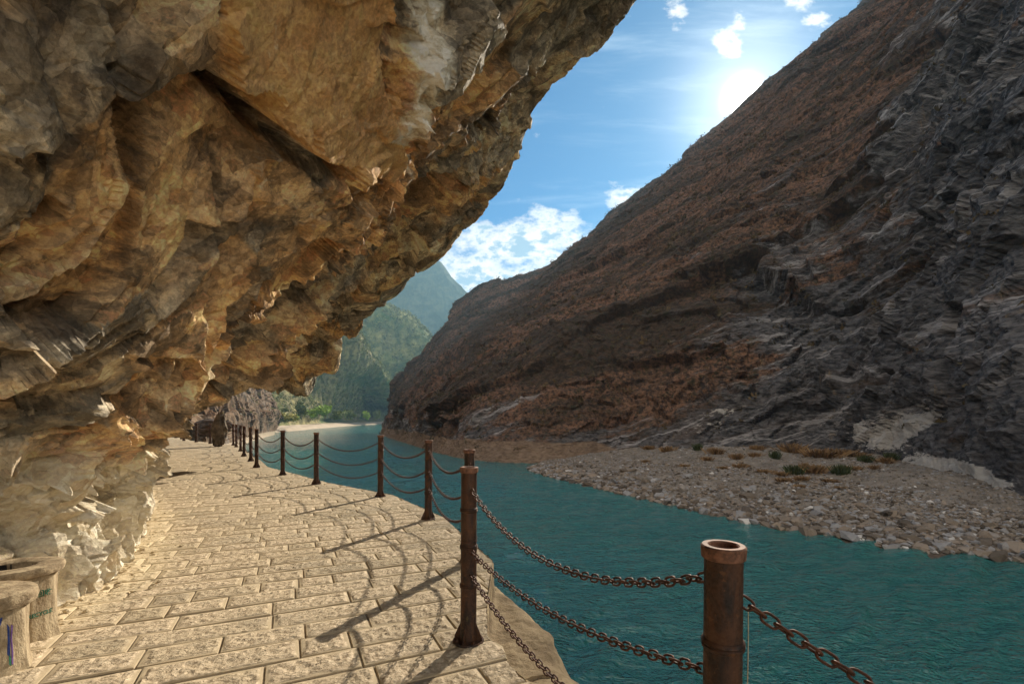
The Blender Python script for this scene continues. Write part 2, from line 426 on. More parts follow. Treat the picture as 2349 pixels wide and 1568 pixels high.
def m_iron():
    m, n = mat('rusty_iron'); p = objpos(n)
    a = n.noise(n.mapping(p, scale=(1, 1, 0.45)), 14, 6, 0.7, 0.5); b = n.noise(p, 90, 4, 0.7)
    c = n.mix(n.ramp(a, 0.34, 0.62), (0.018, 0.012, 0.010), (0.085, 0.036, 0.017))
    c = n.mix(n.math('MULTIPLY', n.ramp(n.noise(p, 30, 4, 0.7), 0.58, 0.72), 0.55), c, (0.20, 0.085, 0.03))
    c = n.mix(n.math('MULTIPLY', n.ramp(n.noise(n.mapping(p, loc=(2, 3, 1)), 7, 4, 0.7), 0.62, 0.7), 0.35), c, (0.22, 0.17, 0.07))
    principled(n, c, n.ramp(b, 0.3, 0.7, 0.5, 0.85), n.bump(n.math('ADD', a, n.math('MULTIPLY', b, 0.5)), 0.7, 0.004), 0.45, 0.25)
    return m
M_IRON = m_iron()
M_CHAIN = simple('rusty_chain_iron', (0.035, 0.015, 0.009), (0.13, 0.048, 0.024), 60, 0.0015, 0.55, 0.35, 0.5)
M_FLANGE = simple('rusty_rim_iron', (0.07, 0.032, 0.020), (0.26, 0.12, 0.07), 40, 0.003, 0.7, 0.15, 0.4)
M_STRING = simple('pale_string', (0.45, 0.36, 0.22), (0.6, 0.5, 0.35), 80, 0.001)

# ------------------------------------------------------------------ path, its edges
WALL = np.array([(-3.6, -8), (-3.6, -3), (-3.68, 2), (-3.46, 3.55), (-3.62, 4.4), (-4.5, 5.8), (-5.65, 7.3), (-7.05, 8.9), (-8.9, 11.3),
                 (-11.4, 13.9), (-14.6, 17), (-18.5, 21.5), (-24, 27.5), (-30, 34)], float)
EDGE = np.array([(4.6, -4.0), (3.2, -1.6), (2.1, 0.1), (0.78, 1.28), (0.12, 2.62), (-0.02, 2.86), (-0.06, 3.10), (-0.165, 3.20), (-0.2, 3.9), (-0.2, 4.96),
                 (-0.30, 5.2), (-1.0, 7.1), (-2.25, 9.15), (-4.1, 10.85), (-5.65, 12.6), (-7.3, 14.45), (-8.6, 16.55), (-10.0, 18.6), (-11.8, 21.5),
                 (-13.5, 24.4), (-14.4, 25.4), (-16.9, 27.75), (-18.8, 29.45), (-20.7, 31.15), (-22.5, 33.5), (-24.2, 35.4), (-27, 37.5), (-30, 38.5)], float)
POLY = np.concatenate([EDGE, [(-34, 40), (-38, 37)], (WALL + np.array([-0.9, 0.35]))[::-1]])
def inside(pts, poly):
    x, y = pts[:, 0], pts[:, 1]; c = np.zeros(len(pts), bool); j = len(poly) - 1
    for i in range(len(poly)):
        xi, yi = poly[i]; xj, yj = poly[j]
        m = ((yi > y) != (yj > y)) & (x < (xj - xi) * (y - yi) / (yj - yi + 1e-12) + xi)
        c ^= m; j = i
    return c
def nearest(pts, line):
    best = np.full(len(pts), 1e9); out = np.zeros((len(pts), 2))
    for a, b in zip(line[:-1], line[1:]):
        ab = b - a; t = np.clip(((pts - a) @ ab) / (ab @ ab), 0, 1); q = a + t[:, None] * ab; d = np.linalg.norm(pts - q, axis=1)
        m = d < best; best[m] = d[m]; out[m] = q[m]
    return best, out

def build_path():
    ang = R(24.7); d = np.array([math.cos(ang), math.sin(ang)]); nn = np.array([-math.sin(ang), math.cos(ang)])
    CH = 0.268; V = []; Fc = []; RM = []; PID = []; base = 0; g = 0.0045
    r = random.Random(3)
    corners = POLY
    s_all = corners @ d; k_all = corners @ nn
    for k in range(int(k_all.min() / CH) - 1, int(k_all.max() / CH) + 2):
        y0 = k * CH; s = s_all.min() - r.random(); last = r.random()
        while s < s_all.max() + 1:
            L = r.choice((0.30, 0.42, 0.50, 0.56, 0.66, 0.80)) * (0.92 + 0.16 * r.random())
            c = (s + L / 2) * d + (y0 + CH / 2) * nn
            q = np.array([(s + t * L) * d + (y0 + CH * tt) * nn for t in (0.02, 0.5, 0.98) for tt in (0.05, 0.5, 0.95)])
            ins = inside(q, POLY)
            if ins.any():
                dist = math.hypot(c[0], c[1])
                st = 0.017 if dist < 8 else (0.035 if dist < 14 else 0.09)
                nx = max(4, int(L / st)); ny = max(3, int(CH / st))
                a = np.concatenate([[0, 0.004], np.linspace(0.014, L - 2 * g - 0.014, nx), [L - 2 * g - 0.004, L - 2 * g]]) + s + g
                b = np.concatenate([[0, 0.004], np.linspace(0.014, CH - 2 * g - 0.014, ny), [CH - 2 * g - 0.004, CH - 2 * g]]) + y0 + g
                A, B = np.meshgrid(a, b, indexing='ij'); na, nb = A.shape
                xy = A.ravel()[:, None] * d + B.ravel()[:, None] * nn
                # slightly wavy courses
                xy = xy + nn * (0.010 * np.sin(xy @ d * 2.1 + k * 1.7))[:, None]
                rim = np.minimum(np.minimum(A - a[0], a[-1] - A), np.minimum(B - b[0], b[-1] - B)).ravel()
                p3 = np.column_stack([xy, np.full(len(xy), k * 3.1)])
                mask = np.clip((rim - 0.016 - 0.016 * vnoise(p3 * np.array([9, 9, 1]), 77)) / 0.022, 0, 1)
                n1 = fbm(p3 * np.array([30, 30, 1]), 3, 5); n2 = fbm(p3 * 6, 2, 9)
                tilt = (r.random() - .5) * 0.010; tilt2 = (r.random() - .5) * 0.008
                z = np.where(rim < 0.002, -0.013, np.where(rim < 0.008, -0.002, 0.0)) + mask * (0.002 + 0.014 * n1) + 0.003 * n2
                z += tilt * ((A - a.mean()).ravel()) + tilt2 * ((B - b.mean()).ravel()) / CH + (r.random() - .5) * 0.004
                out = ~inside(xy, POLY)
                if out.any():
                    dd, qq = nearest(xy[out], EDGE); de = dd < 1.3
                    idx = np.where(out)[0][de]; xy[idx] = qq[de]
                V.append(np.column_stack([xy, z])); Fc.append(grid_faces(na, nb) + base); base += na * nb
                RM.append(mask); PID.append(np.full(na * nb, r.random()))
            s += L
    V = np.concatenate(V); Fc = np.concatenate(Fc)
    a, b, c_, d_ = V[Fc[:, 0]], V[Fc[:, 1]], V[Fc[:, 2]], V[Fc[:, 3]]
    area = np.linalg.norm(np.cross(c_ - a, d_ - b), axis=1)
    Fc = Fc[area > 1e-7]
    dw, _ = nearest(V[:, :2], WALL)
    dust = np.clip(1 - dw / 0.9, 0, 1)
    o = mesh_np('stone_path', V, Fc, M_PAVE, attrs={'rough': np.concatenate(RM), 'pid': np.concatenate(PID), 'dust': dust})
    tag(o, kind='structure')
    # bedding sheet below the slabs
    me = bpy.data.meshes.new('path_bed'); pts = [(x, y, -0.011) for x, y in POLY]
    me.from_pydata(pts, [], [tuple(range(len(pts)))]); me.update()
    b = link('path_bed', me, M_MORTAR); tag(b, kind='structure')
build_path()

# edge kerb and the rock mass the path is built on, down into the water
def m_bankrock():
    m, n = mat('path_foot_rock'); p = objpos(n)
    f = n.noise(n.mapping(p, scale=(1, 1, 2)), 2.5, 8, 0.7, 0.4); g = n.noise(p, 24, 5, 0.7)
    c = n.mix(n.ramp(f, 0.3, 0.7), (0.20, 0.14, 0.08), (0.52, 0.40, 0.24))
    principled(n, c, 0.9, n.bump(n.math('ADD', f, n.math('MULTIPLY', g, 0.3)), 1.0, 0.06), 0.2)
    return m
M_BANK = m_bankrock()
def build_foot():
    seg = EDGE; tt = np.linspace(0, len(seg) - 1, 700)
    e = np.stack([np.interp(tt, range(len(seg)), seg[:, 0]), np.interp(tt, range(len(seg)), seg[:, 1])], 1)
    t = np.gradient(e, axis=0); t /= np.linalg.norm(t, axis=1, keepdims=True)
    k = np.ones(25) / 25
    ts = np.stack([np.convolve(np.pad(t[:, i], 12, mode='edge'), k, 'valid') for i in (0, 1)], 1); ts /= np.linalg.norm(ts, axis=1, keepdims=True)
    o = np.stack([ts[:, 1], -ts[:, 0]], 1)            # outward, to the river
    near = np.interp(e[:, 1], [-4, 1.0, 2.2, 3.6, 4.2, 4.9, 5.4, 60], [0.1, 0.15, .55, .62, .52, .14, .05, .05])
    rows = [(0.0, -0.02), (0.012, -0.03), (0.02, -0.30)]
    g = []
    for a, z in rows: g.append(np.column_stack([e + o * a, np.full(len(e), z)]))
    for fr, z in ((0.3, -.33), (.6, -.34), (.85, -.38), (1.0, -.48), (1.1, -.75)):
        g.append(np.column_stack([e + o * (0.03 + near * fr)[:, None], np.full(len(e), z)]))
    for a, z in ((.25, -1.6), (.4, -2.6), (.9, -4), (1.5, -6), (2.2, -8), (3.0, -10.5), (4, -13)):
        g.append(np.column_stack([e + o * (near * 1.1 + a)[:, None], np.full(len(e), z)]))
    g = np.stack(g, 1)                                  # (700, rows, 3)
    cnt = [2, 3, 6, 6, 6, 6, 8, 10, 10, 12, 12, 12, 12, 10]
    tv = spread(None, cnt); g = net(g[:, :, :], np.arange(len(g), dtype=float), tv)
    nr = grid_normals(g); pts = g.reshape(-1, 3); N = nr.reshape(-1, 3)
    w_ = np.clip((-pts[:, 2] - 0.34) / 0.3, 0, 1) 
    w2 = np.clip((-pts[:, 2] - 0.28) / 0.05, 0, 1) 
    disp = fbm(pts * 1.3, 4, 3) * 0.22 * w_ + fbm(pts * 5, 3, 4) * 0.05 * w2 + facets(pts, 0.9, 5, .12, .06)[0] * w_
    pts = pts + N * disp[:, None] * (-1)
    pts[:, 2] = np.minimum(pts[:, 2], -0.02)
    o_ = mesh_np('rock_bank_below_path', pts, grid_faces(*g.shape[:2]), M_BANK); tag(o_, kind='structure')
build_foot()

# ------------------------------------------------------------------ the rock overhang
LIP = [(3.6, -8, 9.6), (3.5, -3, 9.2), (3.2, 2.2, 8.8), (2.5, 5.0, 8.2), P(1425, 0, 7.0), P(1218, 268, 8.0), P(1138, 465, 9.4), P(1010, 562, 10.8),
       P(882, 690, 12.8), P(775, 795, 14.5), P(700, 862, 16.3), P(590, 868, 19.5), P(445, 903, 24.0), P(370, 946, 31.0)]
def build_overhang():
    C = []
    for i, (wxy, lp) in enumerate(zip(WALL, LIP)):
        Wp = Vector((wxy[0], wxy[1], 0)); Lp = Vector(lp); out = Vector((Lp.x - Wp.x, Lp.y - Wp.y, 0)); D = out.length; out.normalize()
        back = -out; hz = Lp.z
        fr = [.45, .45, .45, .45, .45, .44, .42, .34, .22, .18, .15, .12, .10, .10][i]; zz_ = [.66, .68, .70, .70, .72, .74, .78, .82, .90, .94, .96, .98, 1, 1][i]
        bk_ = [.2, .2, .2, .25, .3, .5, .7, .9, .9, .9, .8, .8, .8, .8][i]
        b1 = Wp + back * bk_ + Vector((0, 0, min(2.3, hz * .5))); b2 = Wp + out * D * fr + Vector((0, 0, hz * zz_))
        row = [Wp + back * 0.10 + Vector((0, 0, -0.35)), Wp.copy()]
        kz = [.8, .8, .85, .88, .95, 1.05, 1.2, 1.3, 1.3, 1.3, 1.3, 1.3, 1.2, 1.0][i]; wl = [1, 1, 1, 1, 1, 1, .9, .6, .25, 0, 0, 0, 0, 0][i]
        K_ = Wp + back * .22 + Vector((0, 0, kz)); bow = .30
        lin = [Wp + back * .16 + Vector((0, 0, kz * .45)), Wp + back * .22 + Vector((0, 0, kz * .85))]
        for f in (.16, .38, .62, .83): lin.append(K_.lerp(Lp, f) + Vector((0, 0, bow * math.sin(math.pi * f))))
        for t, lp_ in zip((0.12, 0.26, 0.42, 0.58, 0.74, 0.88), lin):
            row.append((Wp * (1 - t) ** 3 + b1 * 3 * t * (1 - t) ** 2 + b2 * 3 * t * t * (1 - t) + Lp * t ** 3).lerp(lp_, wl))
        row.append(Lp.copy())
        row.append(Lp + Vector((0, 0, 0.9)) - out * 0.12)
        row.append(Lp + Vector((0, 0, 3.0)) - out * 0.5)
        row.append(Lp + Vector((0, 0, 8.0)) - out * 1.5)
        row.append(Vector((Lp.x, Lp.y, 26)) - out * 6)
        row.append(Vector((Lp.x, Lp.y, 30)) - out * 30)
        C.append([tuple(v) for v in row])
    # close the far end of the tunnel by bringing the last rib to the ground
    C = np.array(C)
    tu = spread(None, [24, 70, 170, 130, 140, 130, 120, 110, 100, 80, 70, 60, 50])
    tv = spread(None, [6, 60, 74, 84, 90, 90, 80, 64, 30, 26, 20, 8, 6])
    g = net(C, tu, tv); nr = grid_normals(g)
    n0, m0 = g.shape[:2]; pts = g.reshape(-1, 3).copy(); N = nr.reshape(-1, 3)
    # make the normal point to the open side (towards the river / path)
    N = N * np.sign((N * (np.array([0.0, 6.0, 1.2]) - pts)).sum(1).mean())
    # project measured places to weight masks
    dy = np.maximum(pts[:, 1], 0.3); uu = CX + pts[:, 0] / dy * F; vv = CY - (pts[:, 2] - CAM_Z) / dy * F
    front = pts[:, 1] > 0.5
    e = np.array([0.55, 0.25, 0.80]); e /= np.linalg.norm(e)
    warp = np.stack([fbm(pts * 0.7, 3, 31), fbm(pts * 0.7, 3, 32), fbm(pts * 0.7, 3, 33)], 1)
    q = pts + 0.35 * warp
    qa = q - e * (q @ e)[:, None] * 0.42               # stretched along the bedding
    d1, r1, e1 = facets(qa, 1.5, 1, 0.50, 0.15)
    d2, r2, e2 = facets(qa + 0.12 * warp, 0.56, 2, 0.34, 0.10)
    d3, r3, e3 = facets(qa + 0.1 * warp[:, ::-1], 0.24, 3, 0.18, 0.060, 110)
    d4, r4, e4 = facets(q, 0.13, 4, 0.085, 0.026, 70)
    vrow = np.tile(tv, n0); lipw = np.exp(-((vrow - 8.0) / 0.5) ** 2)
    d1n = np.interp(pts[:, 1], [0, 4, 7.5], [0.35, 0.5, 1.0])
    outer = np.clip((vrow - 5.6) / 1.2, 0, 1) * np.clip((9.5 - vrow), 0, 1)
    rough = np.clip(0.62 + 1.3 * fbm(pts * 0.55 + 9, 2, 91), 0.22, 1.25) * (1 - 0.45 * outer)
    disp = 1.0 * d1 * d1n * (1 - 0.6 * lipw) + 1.0 * d2 * (0.35 + 0.65 * rough) * (1 - .55 * lipw) + 0.95 * d3 * rough * (1 - .35 * lipw) + 0.8 * d4 * rough + 0.25 * fbm(pts * 0.45, 2, 8) * (1 - .6 * lipw)
    # ribs running down the bedding on the ceiling
    disp += 0.05 * ridged(qa * 0.9, 3, 12)
    hgt = pts[:, 2]
    # the foot of the wall: upright flutes, with the sunlit band painted paler
    low = np.clip(1 - (hgt - 0.95 - 0.45 * warp[:, 0]) / 0.6, 0, 1)
    fl = facets(np.column_stack([pts[:, 0] * 1.0, pts[:, 1] * 1.0, pts[:, 2] * 0.42]) + 0.12 * warp, 0.42, 21, 0.42, 0.14)[0]
    fl2 = facets(np.column_stack([pts[:, 0], pts[:, 1], pts[:, 2] * 0.5]), 0.15, 22, 0.12, 0.04, 80)[0]
    disp = disp * np.where(pts[:, 1] > 6, np.clip(0.45 + (hgt - 1.2) / 2.0, 0.45, 1), 1) 
    disp = disp * (1 - 0.55 * low) + (fl + 0.9 * fl2) * low
    scale = np.interp(pts[:, 1], [0, 6, 20, 30], [0.9, 1.0, 1.0, 0.8])
    disp *= scale
    # keep the very foot near its line
    disp *= np.clip(0.35 + hgt / 0.5, 0.35, 1)
    # edge of the roof against the sky keeps its line better
    slabm = np.zeros(len(pts)); sunlit = np.zeros(len(pts))
    # the big hanging slab of the ceiling: one flat plate standing proud of the roof
    poly = np.array([(455, -260), (478, 60), (492, 160), (590, 250), (672, 318), (780, 372), (852, 385), (896, 345), (880, 240), (858, 120), (862, 0), (930, -260)], float)
    wp2 = np.stack([fbm(pts * 2.2, 3, 35), fbm(pts * 2.2, 3, 36)], 1)
    uw = uu + 18 * warp[:, 0] + 16 * wp2[:, 0]; vw = vv + 18 * warp[:, 1] + 16 * wp2[:, 1]
    uv = np.column_stack([uw, vw]); ins = inside(uv, poly) & front
    dist, _ = nearest(uv, np.concatenate([poly, poly[:1]])); sd = np.where(ins, dist, -dist)
    slab = np.clip(sd / 5.0 + 0.5, 0, 1) * front
    smooth_r = disp * 0.16 + 0.05 * fbm(qa * 1.2, 4, 61) + 0.3 * facets(qa, 1.1, 62, .16, .05)[0]
    # plane offset grows to the lower right so the plate tilts out of the roof
    prot = 0.12 + 0.10 * np.clip((vv - 0) / 400, -0.5, 1) + 0.10 * d2 + 0.5 * d3 * np.clip(1 - sd / 60, 0, 1)
    disp = disp * (1 - slab) + (smooth_r + prot) * slab
    # dark hollow behind the slab's lower left edge
    hol = np.clip(1 - np.abs(sd + 26) / 30, 0, 1) * (~ins) * front * np.clip((vw - 120) / 60, 0, 1) * (uw < 760)
    disp -= 0.30 * hol * np.clip(0.35 + 2.6 * fbm(pts * 1.9 + 3, 2, 37), 0.0, 1.3)
    for (hu, hv, hr, am) in ((550, 215, 46, .45), (615, 300, 30, .35), (50, 425, 60, .35), (235, 150, 34, .3), (1090, 275, 50, .25)):
        rr = np.hypot((uw - hu), (vw - hv) * 1.4) / hr + 1.1 * d2 / .17 * .35 + 0.5 * fbm(pts * 3.1, 2, 38)
        disp -= am * np.clip(2.2 * (1.0 - rr), 0, 1) * front
    slabm = slab
    # sunlit sliver right of the slab, painted into the rock colour only
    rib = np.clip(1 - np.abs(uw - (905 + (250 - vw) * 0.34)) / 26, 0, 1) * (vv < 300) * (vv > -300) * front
    sunlit = np.clip(rib * 1.6, 0, 1)
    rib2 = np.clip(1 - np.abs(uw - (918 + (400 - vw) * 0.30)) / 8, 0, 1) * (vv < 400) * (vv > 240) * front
    sunlit = np.maximum(sunlit, rib2 * 0.8)
    pts2 = pts + N * disp[:, None]
    # hanging teeth on the lower edge of the far roof
    for (hu, hv, sx_, am, sk) in ((700, 862, 26, .50, .5), (748, 848, 20, .42, -.3), (640, 866, 22, .25, .3), (590, 866, 16, .15, 0)):
        du = (uu - hu) / sx_; rr = np.where(du > 0, du * (1 + sk), -du * (1 - sk)) + np.abs(vv - hv) / (sx_ * 1.9)
        pts2[:, 2] -= am * np.clip(1 - rr, 0, 1) * front
    o = mesh_np('rock_overhang', pts2, grid_faces(n0, m0), M_OVER,
                attrs={'fid': r1, 'fid2': r2, 'fid3': r3, 'fid4': r4, 'edge': np.clip(1 - e2 / 0.07, 0, 1) * 0.9 * (1 - slabm * .7) + np.clip(1 - e3 / 0.09, 0, 1) * 0.45 * (1 - slabm),  'slab': slabm, 'low': low * np.clip(0.6 + r2, 0, 1), 'sun_sliver': sunlit})
    tag(o, 'towering tan and grey limestone overhang roofing the stone path', 'cliff', kind='structure')
build_overhang()

# ------------------------------------------------------------------ river
def build_water():
    m, n = mat('river_water'); p = objpos(n)
    wp = n.mapping(p, rot=(0, 0, R(-28)), scale=(0.45, 1.0, 1))
    a = n.noise(wp, 1.7, 3, 0.6, 0.8); b = n.noise(n.mapping(p, rot=(0, 0, R(-40)), scale=(0.6, 1, 1)), 4.2, 2, 0.6, 0.6)
    c = n.noise(n.mapping(p, rot=(0, 0, R(-20)), scale=(0.3, 1, 1)), 0.5, 3, 0.5)
    big = n.noise(p, 0.035, 3, 0.5)
    h = n.math('ADD', n.math('ADD', n.math('MULTIPLY', a, 0.6), n.math('MULTIPLY', b, 0.40)), n.math('MULTIPLY', c, 0.8))
    amp = n.ramp(big, 0.35, 0.65, 0.55, 1.0)
    col = n.mix(big, (0.020, 0.105, 0.096), (0.032, 0.155, 0.135))
    principled(n, col, 0.07, n.bump(n.math('MULTIPLY', h, amp), 1.0, 0.9), 0.75, IOR=1.45)
    # real waves: a sheet finely divided near the path, with many small wind waves
    na, nr_ = 760, 760
    th = np.linspace(R(-62), R(62), na); rr = 7.0 * (3600 / 7.0) ** (np.linspace(0, 1, nr_) ** 1.35)
    A, Q = np.meshgrid(th, rr, indexing='ij'); X = (np.tan(A) * Q).ravel(); Y = (Q - 3).ravel(); Z = np.zeros(len(X)); r = np.random.default_rng(44)
    wx = X + 1.2 * fbm(np.column_stack([X, Y, Y * 0]) * 0.22, 2, 81); wy = Y + 1.2 * fbm(np.column_stack([X, Y, Y * 0]) * 0.22, 2, 82)
    for k in range(46):
        L = 0.42 * (3.6 / 0.42) ** r.random(); an = R(112) + r.standard_normal() * 0.42; kk = 2 * math.pi / L
        fade = np.clip(1.6 - Y * 0.05 / L * 0.45, 0, 1)
        Z += fade * (0.078 / kk) * np.sin((wx * math.cos(an) + wy * math.sin(an)) * kk + r.random() * 6.28)
    Z *= 0.75 + 0.5 * fbm(np.column_stack([X, Y, Y * 0]) * 0.05, 3, 83)
    o = mesh_np('river_water', np.column_stack([X, Y, Z - 10.0]), grid_faces(na, nr_)[:, ::-1], m, smooth=True); tag(o, kind='structure')
    me = bpy.data.meshes.new('river_bed'); x = 3500
    me.from_pydata([(-x, -400, -12.5), (x, -400, -12.5), (x, 5000, -12.5), (-x, 5000, -12.5)], [], [(0, 1, 2, 3)]); me.update()
    tag(link('river_bed', me, M_BANK), kind='structure')
build_water()

# ------------------------------------------------------------------ right-hand mountain
def m_mountain():
    m, n = mat('mountain_slope'); p = objpos(n)
    st = n.mapping(p, rot=(R(15), R(-35), R(20)), scale=(0.6, 0.6, 1.8))
    dg = n.comb(n.math('MULTIPLY', n.attr('da'), 0.28), n.attr('db'), n.math('MULTIPLY', n.sep(p)[2], 0.3))
    big = n.noise(p, 0.018, 5, 0.6, 0.5); mid = n.noise(dg, 0.10, 8, 0.70, 0.5); fine = n.noise(st, 0.9, 7, 0.7); dots = n.noise(p, 0.8, 4, 0.75)
    rocky = n.attr('rocky'); band = n.attr('band')
    rock = n.mix(n.ramp(fine, 0.3, 0.7), (0.013, 0.012, 0.013), (0.15, 0.136, 0.13))
    rock = n.mix(n.ramp(mid, 0.52, 0.7, 0, 0.5), rock, (0.085, 0.05, 0.03))
    grass = n.mix(n.ramp(dots, 0.35, 0.65), (0.030, 0.020, 0.016), (0.20, 0.106, 0.062)); patch = n.ramp(n.noise(dg, 0.060, 7, 0.72, 0.6), 0.44, 0.58); grass = n.mix(patch, n.mix(0.75, grass, (0.024, 0.020, 0.014)), grass)
    scrub = n.ramp(n.noise(p, 0.35, 5, 0.75), 0.54, 0.64)
    grass = n.mix(n.math('MULTIPLY', scrub, 0.7), grass, (0.035, 0.036, 0.018))
    f = n.math('ADD', n.math('ADD', rocky, n.math('MULTIPLY', n.math('SUBTRACT', mid, 0.5), 2.2)), n.math('MULTIPLY', n.math('SUBTRACT', big, 0.5), 1.2))
    c = n.mix(n.ramp(f, 0.40, 0.62), grass, rock)
    streak = n.ramp(n.noise(n.mapping(dg, loc=(31, 7, 3), scale=(1, 1.5, 1)), 0.17, 8, 0.78, 0.8), 0.53, 0.60)
    c = n.mix(n.math('MULTIPLY', n.math('MULTIPLY', streak, n.ramp(f, 0.35, 0.6)), 0.75), c, n.mix(fine, (0.14, 0.125, 0.12), (0.55, 0.50, 0.47)))
    dk = n.ramp(n.noise(n.mapping(dg, loc=(11, 27, 9)), 0.05, 6, 0.7, 0.4), 0.56, 0.64)
    c = n.mix(n.math('MULTIPLY', n.math('MULTIPLY', dk, rocky), 0.6), c, (0.02, 0.018, 0.018))
    drip = n.ramp(n.noise(n.mapping(p, scale=(1, 1, 0.12)), 0.35, 5, 0.7), 0.60, 0.72)
    c = n.mix(n.math('MULTIPLY', n.math('MULTIPLY', drip, rocky), 0.5), c, (0.30, 0.20, 0.10))
    tanb = n.mix(n.ramp(n.noise(n.mapping(p, scale=(1, 1, 3)), 0.7, 6, 0.7), 0.3, 0.7), (0.12, 0.078, 0.05), (0.25, 0.17, 0.115))
    bf = n.math('ADD', band, n.math('MULTIPLY', n.math('SUBTRACT', mid, 0.5), 0.9))
    c = n.mix(n.ramp(bf, 0.42, 0.55), c, tanb)
    white = n.ramp(n.math('ADD', n.attr('pale'), n.math('ADD', n.math('MULTIPLY', n.math('SUBTRACT', mid, 0.5), 2.2), n.math('MULTIPLY', n.math('SUBTRACT', fine, 0.5), 1.2))), 0.50, 0.64)
    c = n.mix(n.math('MULTIPLY', white, 0.9), c, n.mix(fine, (0.28, 0.245, 0.21), (0.62, 0.56, 0.49)))
    h = n.math('ADD', n.math('MULTIPLY', mid, 3.0), n.math('MULTIPLY', fine, 1.0))
    principled(n, c, 0.9, n.bump(h, 1.0, 0.8), 0.2)
    return m
M_MOUNT = m_mountain()
MB_BASE = [(62, -30, -7.5), (58, 22, -7.5), (56, 53, -7.3), (67, 80.6, -7.0), (71, 108, -6.6), (60, 116, -6.2), (47, 119, -6.4), (28, 128, -8.2), (9, 121, -11), (-8.4, 129, -11),
           (-22.4, 153, -11), (-52.7, 231, -11), (-88, 325, -11), (-95, 356, -11), (-80, 400, -11), (-20, 470, -11)]
MB_RIDGE = [(300, -60, 330), (320, 100, 345), (330, 240, 345), P(2320, -270, 305), P(1985, -8, 330), P(1850, 112, 335), P(1700, 262, 340), P(1490, 428, 350), P(1350, 548, 345), P(1222, 632, 355),
            P(1128, 655, 380), P(1082, 686, 395), P(1000, 785, 395), P(905, 912, 385), (-70, 420, 14), (10, 480, 40)]
def build_mountain():
    C = []
    for i, (b, r) in enumerate(zip(MB_BASE, MB_RIDGE)):
        b = np.array(b, float); r = np.array(r, float); row = []
        hh = r - b; steep = np.array([0, 0, 1.0]) * 0.10 * abs(hh[2])
        row.append(b + np.array([0, 0, -4.0]) - hh * np.array([0.03, 0.03, 0]))
        for f, k in ((0.0, 0.0), (0.06, 0.45), (0.14, 0.9), (0.26, 1.0), (0.40, 0.7), (0.56, 0.35), (0.72, 0.05), (0.87, -0.1), (1.0, 0.0)):
            row.append(b + hh * f + steep * k)
        out = np.array([0.62, 0.78, 0]) if i < 12 else np.array([0.9, 0.3, 0])
        row.append(r + out * 30 + np.array([0, 0, -14.0 - 0.02 * abs(hh[2])]))
        row.append(r + out * 150 + np.array([0, 0, -0.6 * abs(hh[2])]))
        row.append(r + out * 500 + np.array([0, 0, -r[2] - 15]))
        C.append(row)
    C = np.array(C)
    tu = spread(None, [14, 30, 70, 100, 100, 80, 80, 80, 80, 80, 90, 90, 60, 50, 10])
    tv = spread(None, [6, 60, 66, 74, 80, 80, 76, 70, 60, 10, 8, 6])
    g = net(C, tu, tv); nr = grid_normals(g); n0, m0 = g.shape[:2]; pts = g.reshape(-1, 3); N = nr.reshape(-1, 3)
    sgn = np.sign((N @ np.array([-0.7, -0.5, 0.5])).mean()); N = N * sgn
    tvv = np.tile(tv, n0); tuu = np.repeat(tu, m0)
    ridgew = np.exp(-((tvv - 10) / 0.9) ** 2)
    an = R(30); S1 = pts[:, 0] * -0.61 + pts[:, 1] * 0.79; T1 = pts[:, 2] * 1.25
    DA = -S1 * math.cos(an) + T1 * math.sin(an); DB = S1 * math.sin(an) + T1 * math.cos(an)
    dy = np.maximum(pts[:, 1], 5); uu = CX + pts[:, 0] / dy * F; vv = CY - (pts[:, 2] - CAM_Z) / dy * F
    hgt = pts[:, 2] + 10
    # where bare rock shows: the whole lower right, fading to dry grass to the left and up
    rocky = np.clip(0.95 - hgt / 150.0, 0, 1) * np.clip((7.5 - tuu) / 3.0, 0, 1)
    rocky = np.maximum(rocky, np.clip(0.75 - hgt / 30, 0, 1))
    rocky = np.maximum(rocky, 0.9 * np.clip((4.2 - tuu) / 1.2, 0, 1) * np.clip(1.5 - hgt / 200, 0, 1))
    e = np.array([0.35, 0.45, 0.82]); e /= np.linalg.norm(e)
    warp = np.stack([fbm(pts * 0.03, 3, 41), fbm(pts * 0.03, 3, 42), fbm(pts * 0.03, 3, 43)], 1)
    q = pts + 8 * warp
    bed = np.array([0.45, 0.62, 0.64]); bed /= np.linalg.norm(bed)
    qa = np.stack([DA * 0.55, DB, (q @ np.array([.79, .61, 0])) * .8], 1) + 8 * warp
    dist = np.linalg.norm(pts, axis=1); near = np.clip(dist / 160, 0.55, 1.0)
    d = 9.0 * (ridged(qa * 0.013, 4, 51) - 0.3) * (1 - 0.55 * ridgew) * np.clip(hgt / 40, 0.1, 1)
    f1, r1, _ = facets(qa, 15, 52, 5.0, 1.8, 90); f2, r2, _ = facets(qa, 5.5, 53, 2.2, 0.9, 90); f3, r3, _ = facets(qa, 2.0, 54, 0.55, 0.20, 70)
    rr = 0.35 + 0.65 * rocky
    f0, _, _ = facets(qa, 42, 57, 10, 3.5)
    sc = (1 - 0.7 * ridgew) * np.clip(hgt / 12, 0.25, 1)
    d += (f0 * near * .8 + f1 * near + f2 * np.clip(near * 1.3, 0, 1) + f3) * rr * sc + fbm(pts * 0.22, 4, 55) * 1.1 * (1 - 0.5 * ridgew)
    d += fbm(pts * 0.9, 2, 56) * 0.3
    low = np.clip(1 - hgt / 5, 0, 1); d *= 1 - 0.6 * low
    pts2 = pts + N * d[:, None]
    band = np.clip((6.8 - hgt) / 4.0, 0, 1) * np.clip((tuu - 6.6) / 0.8, 0, 1)
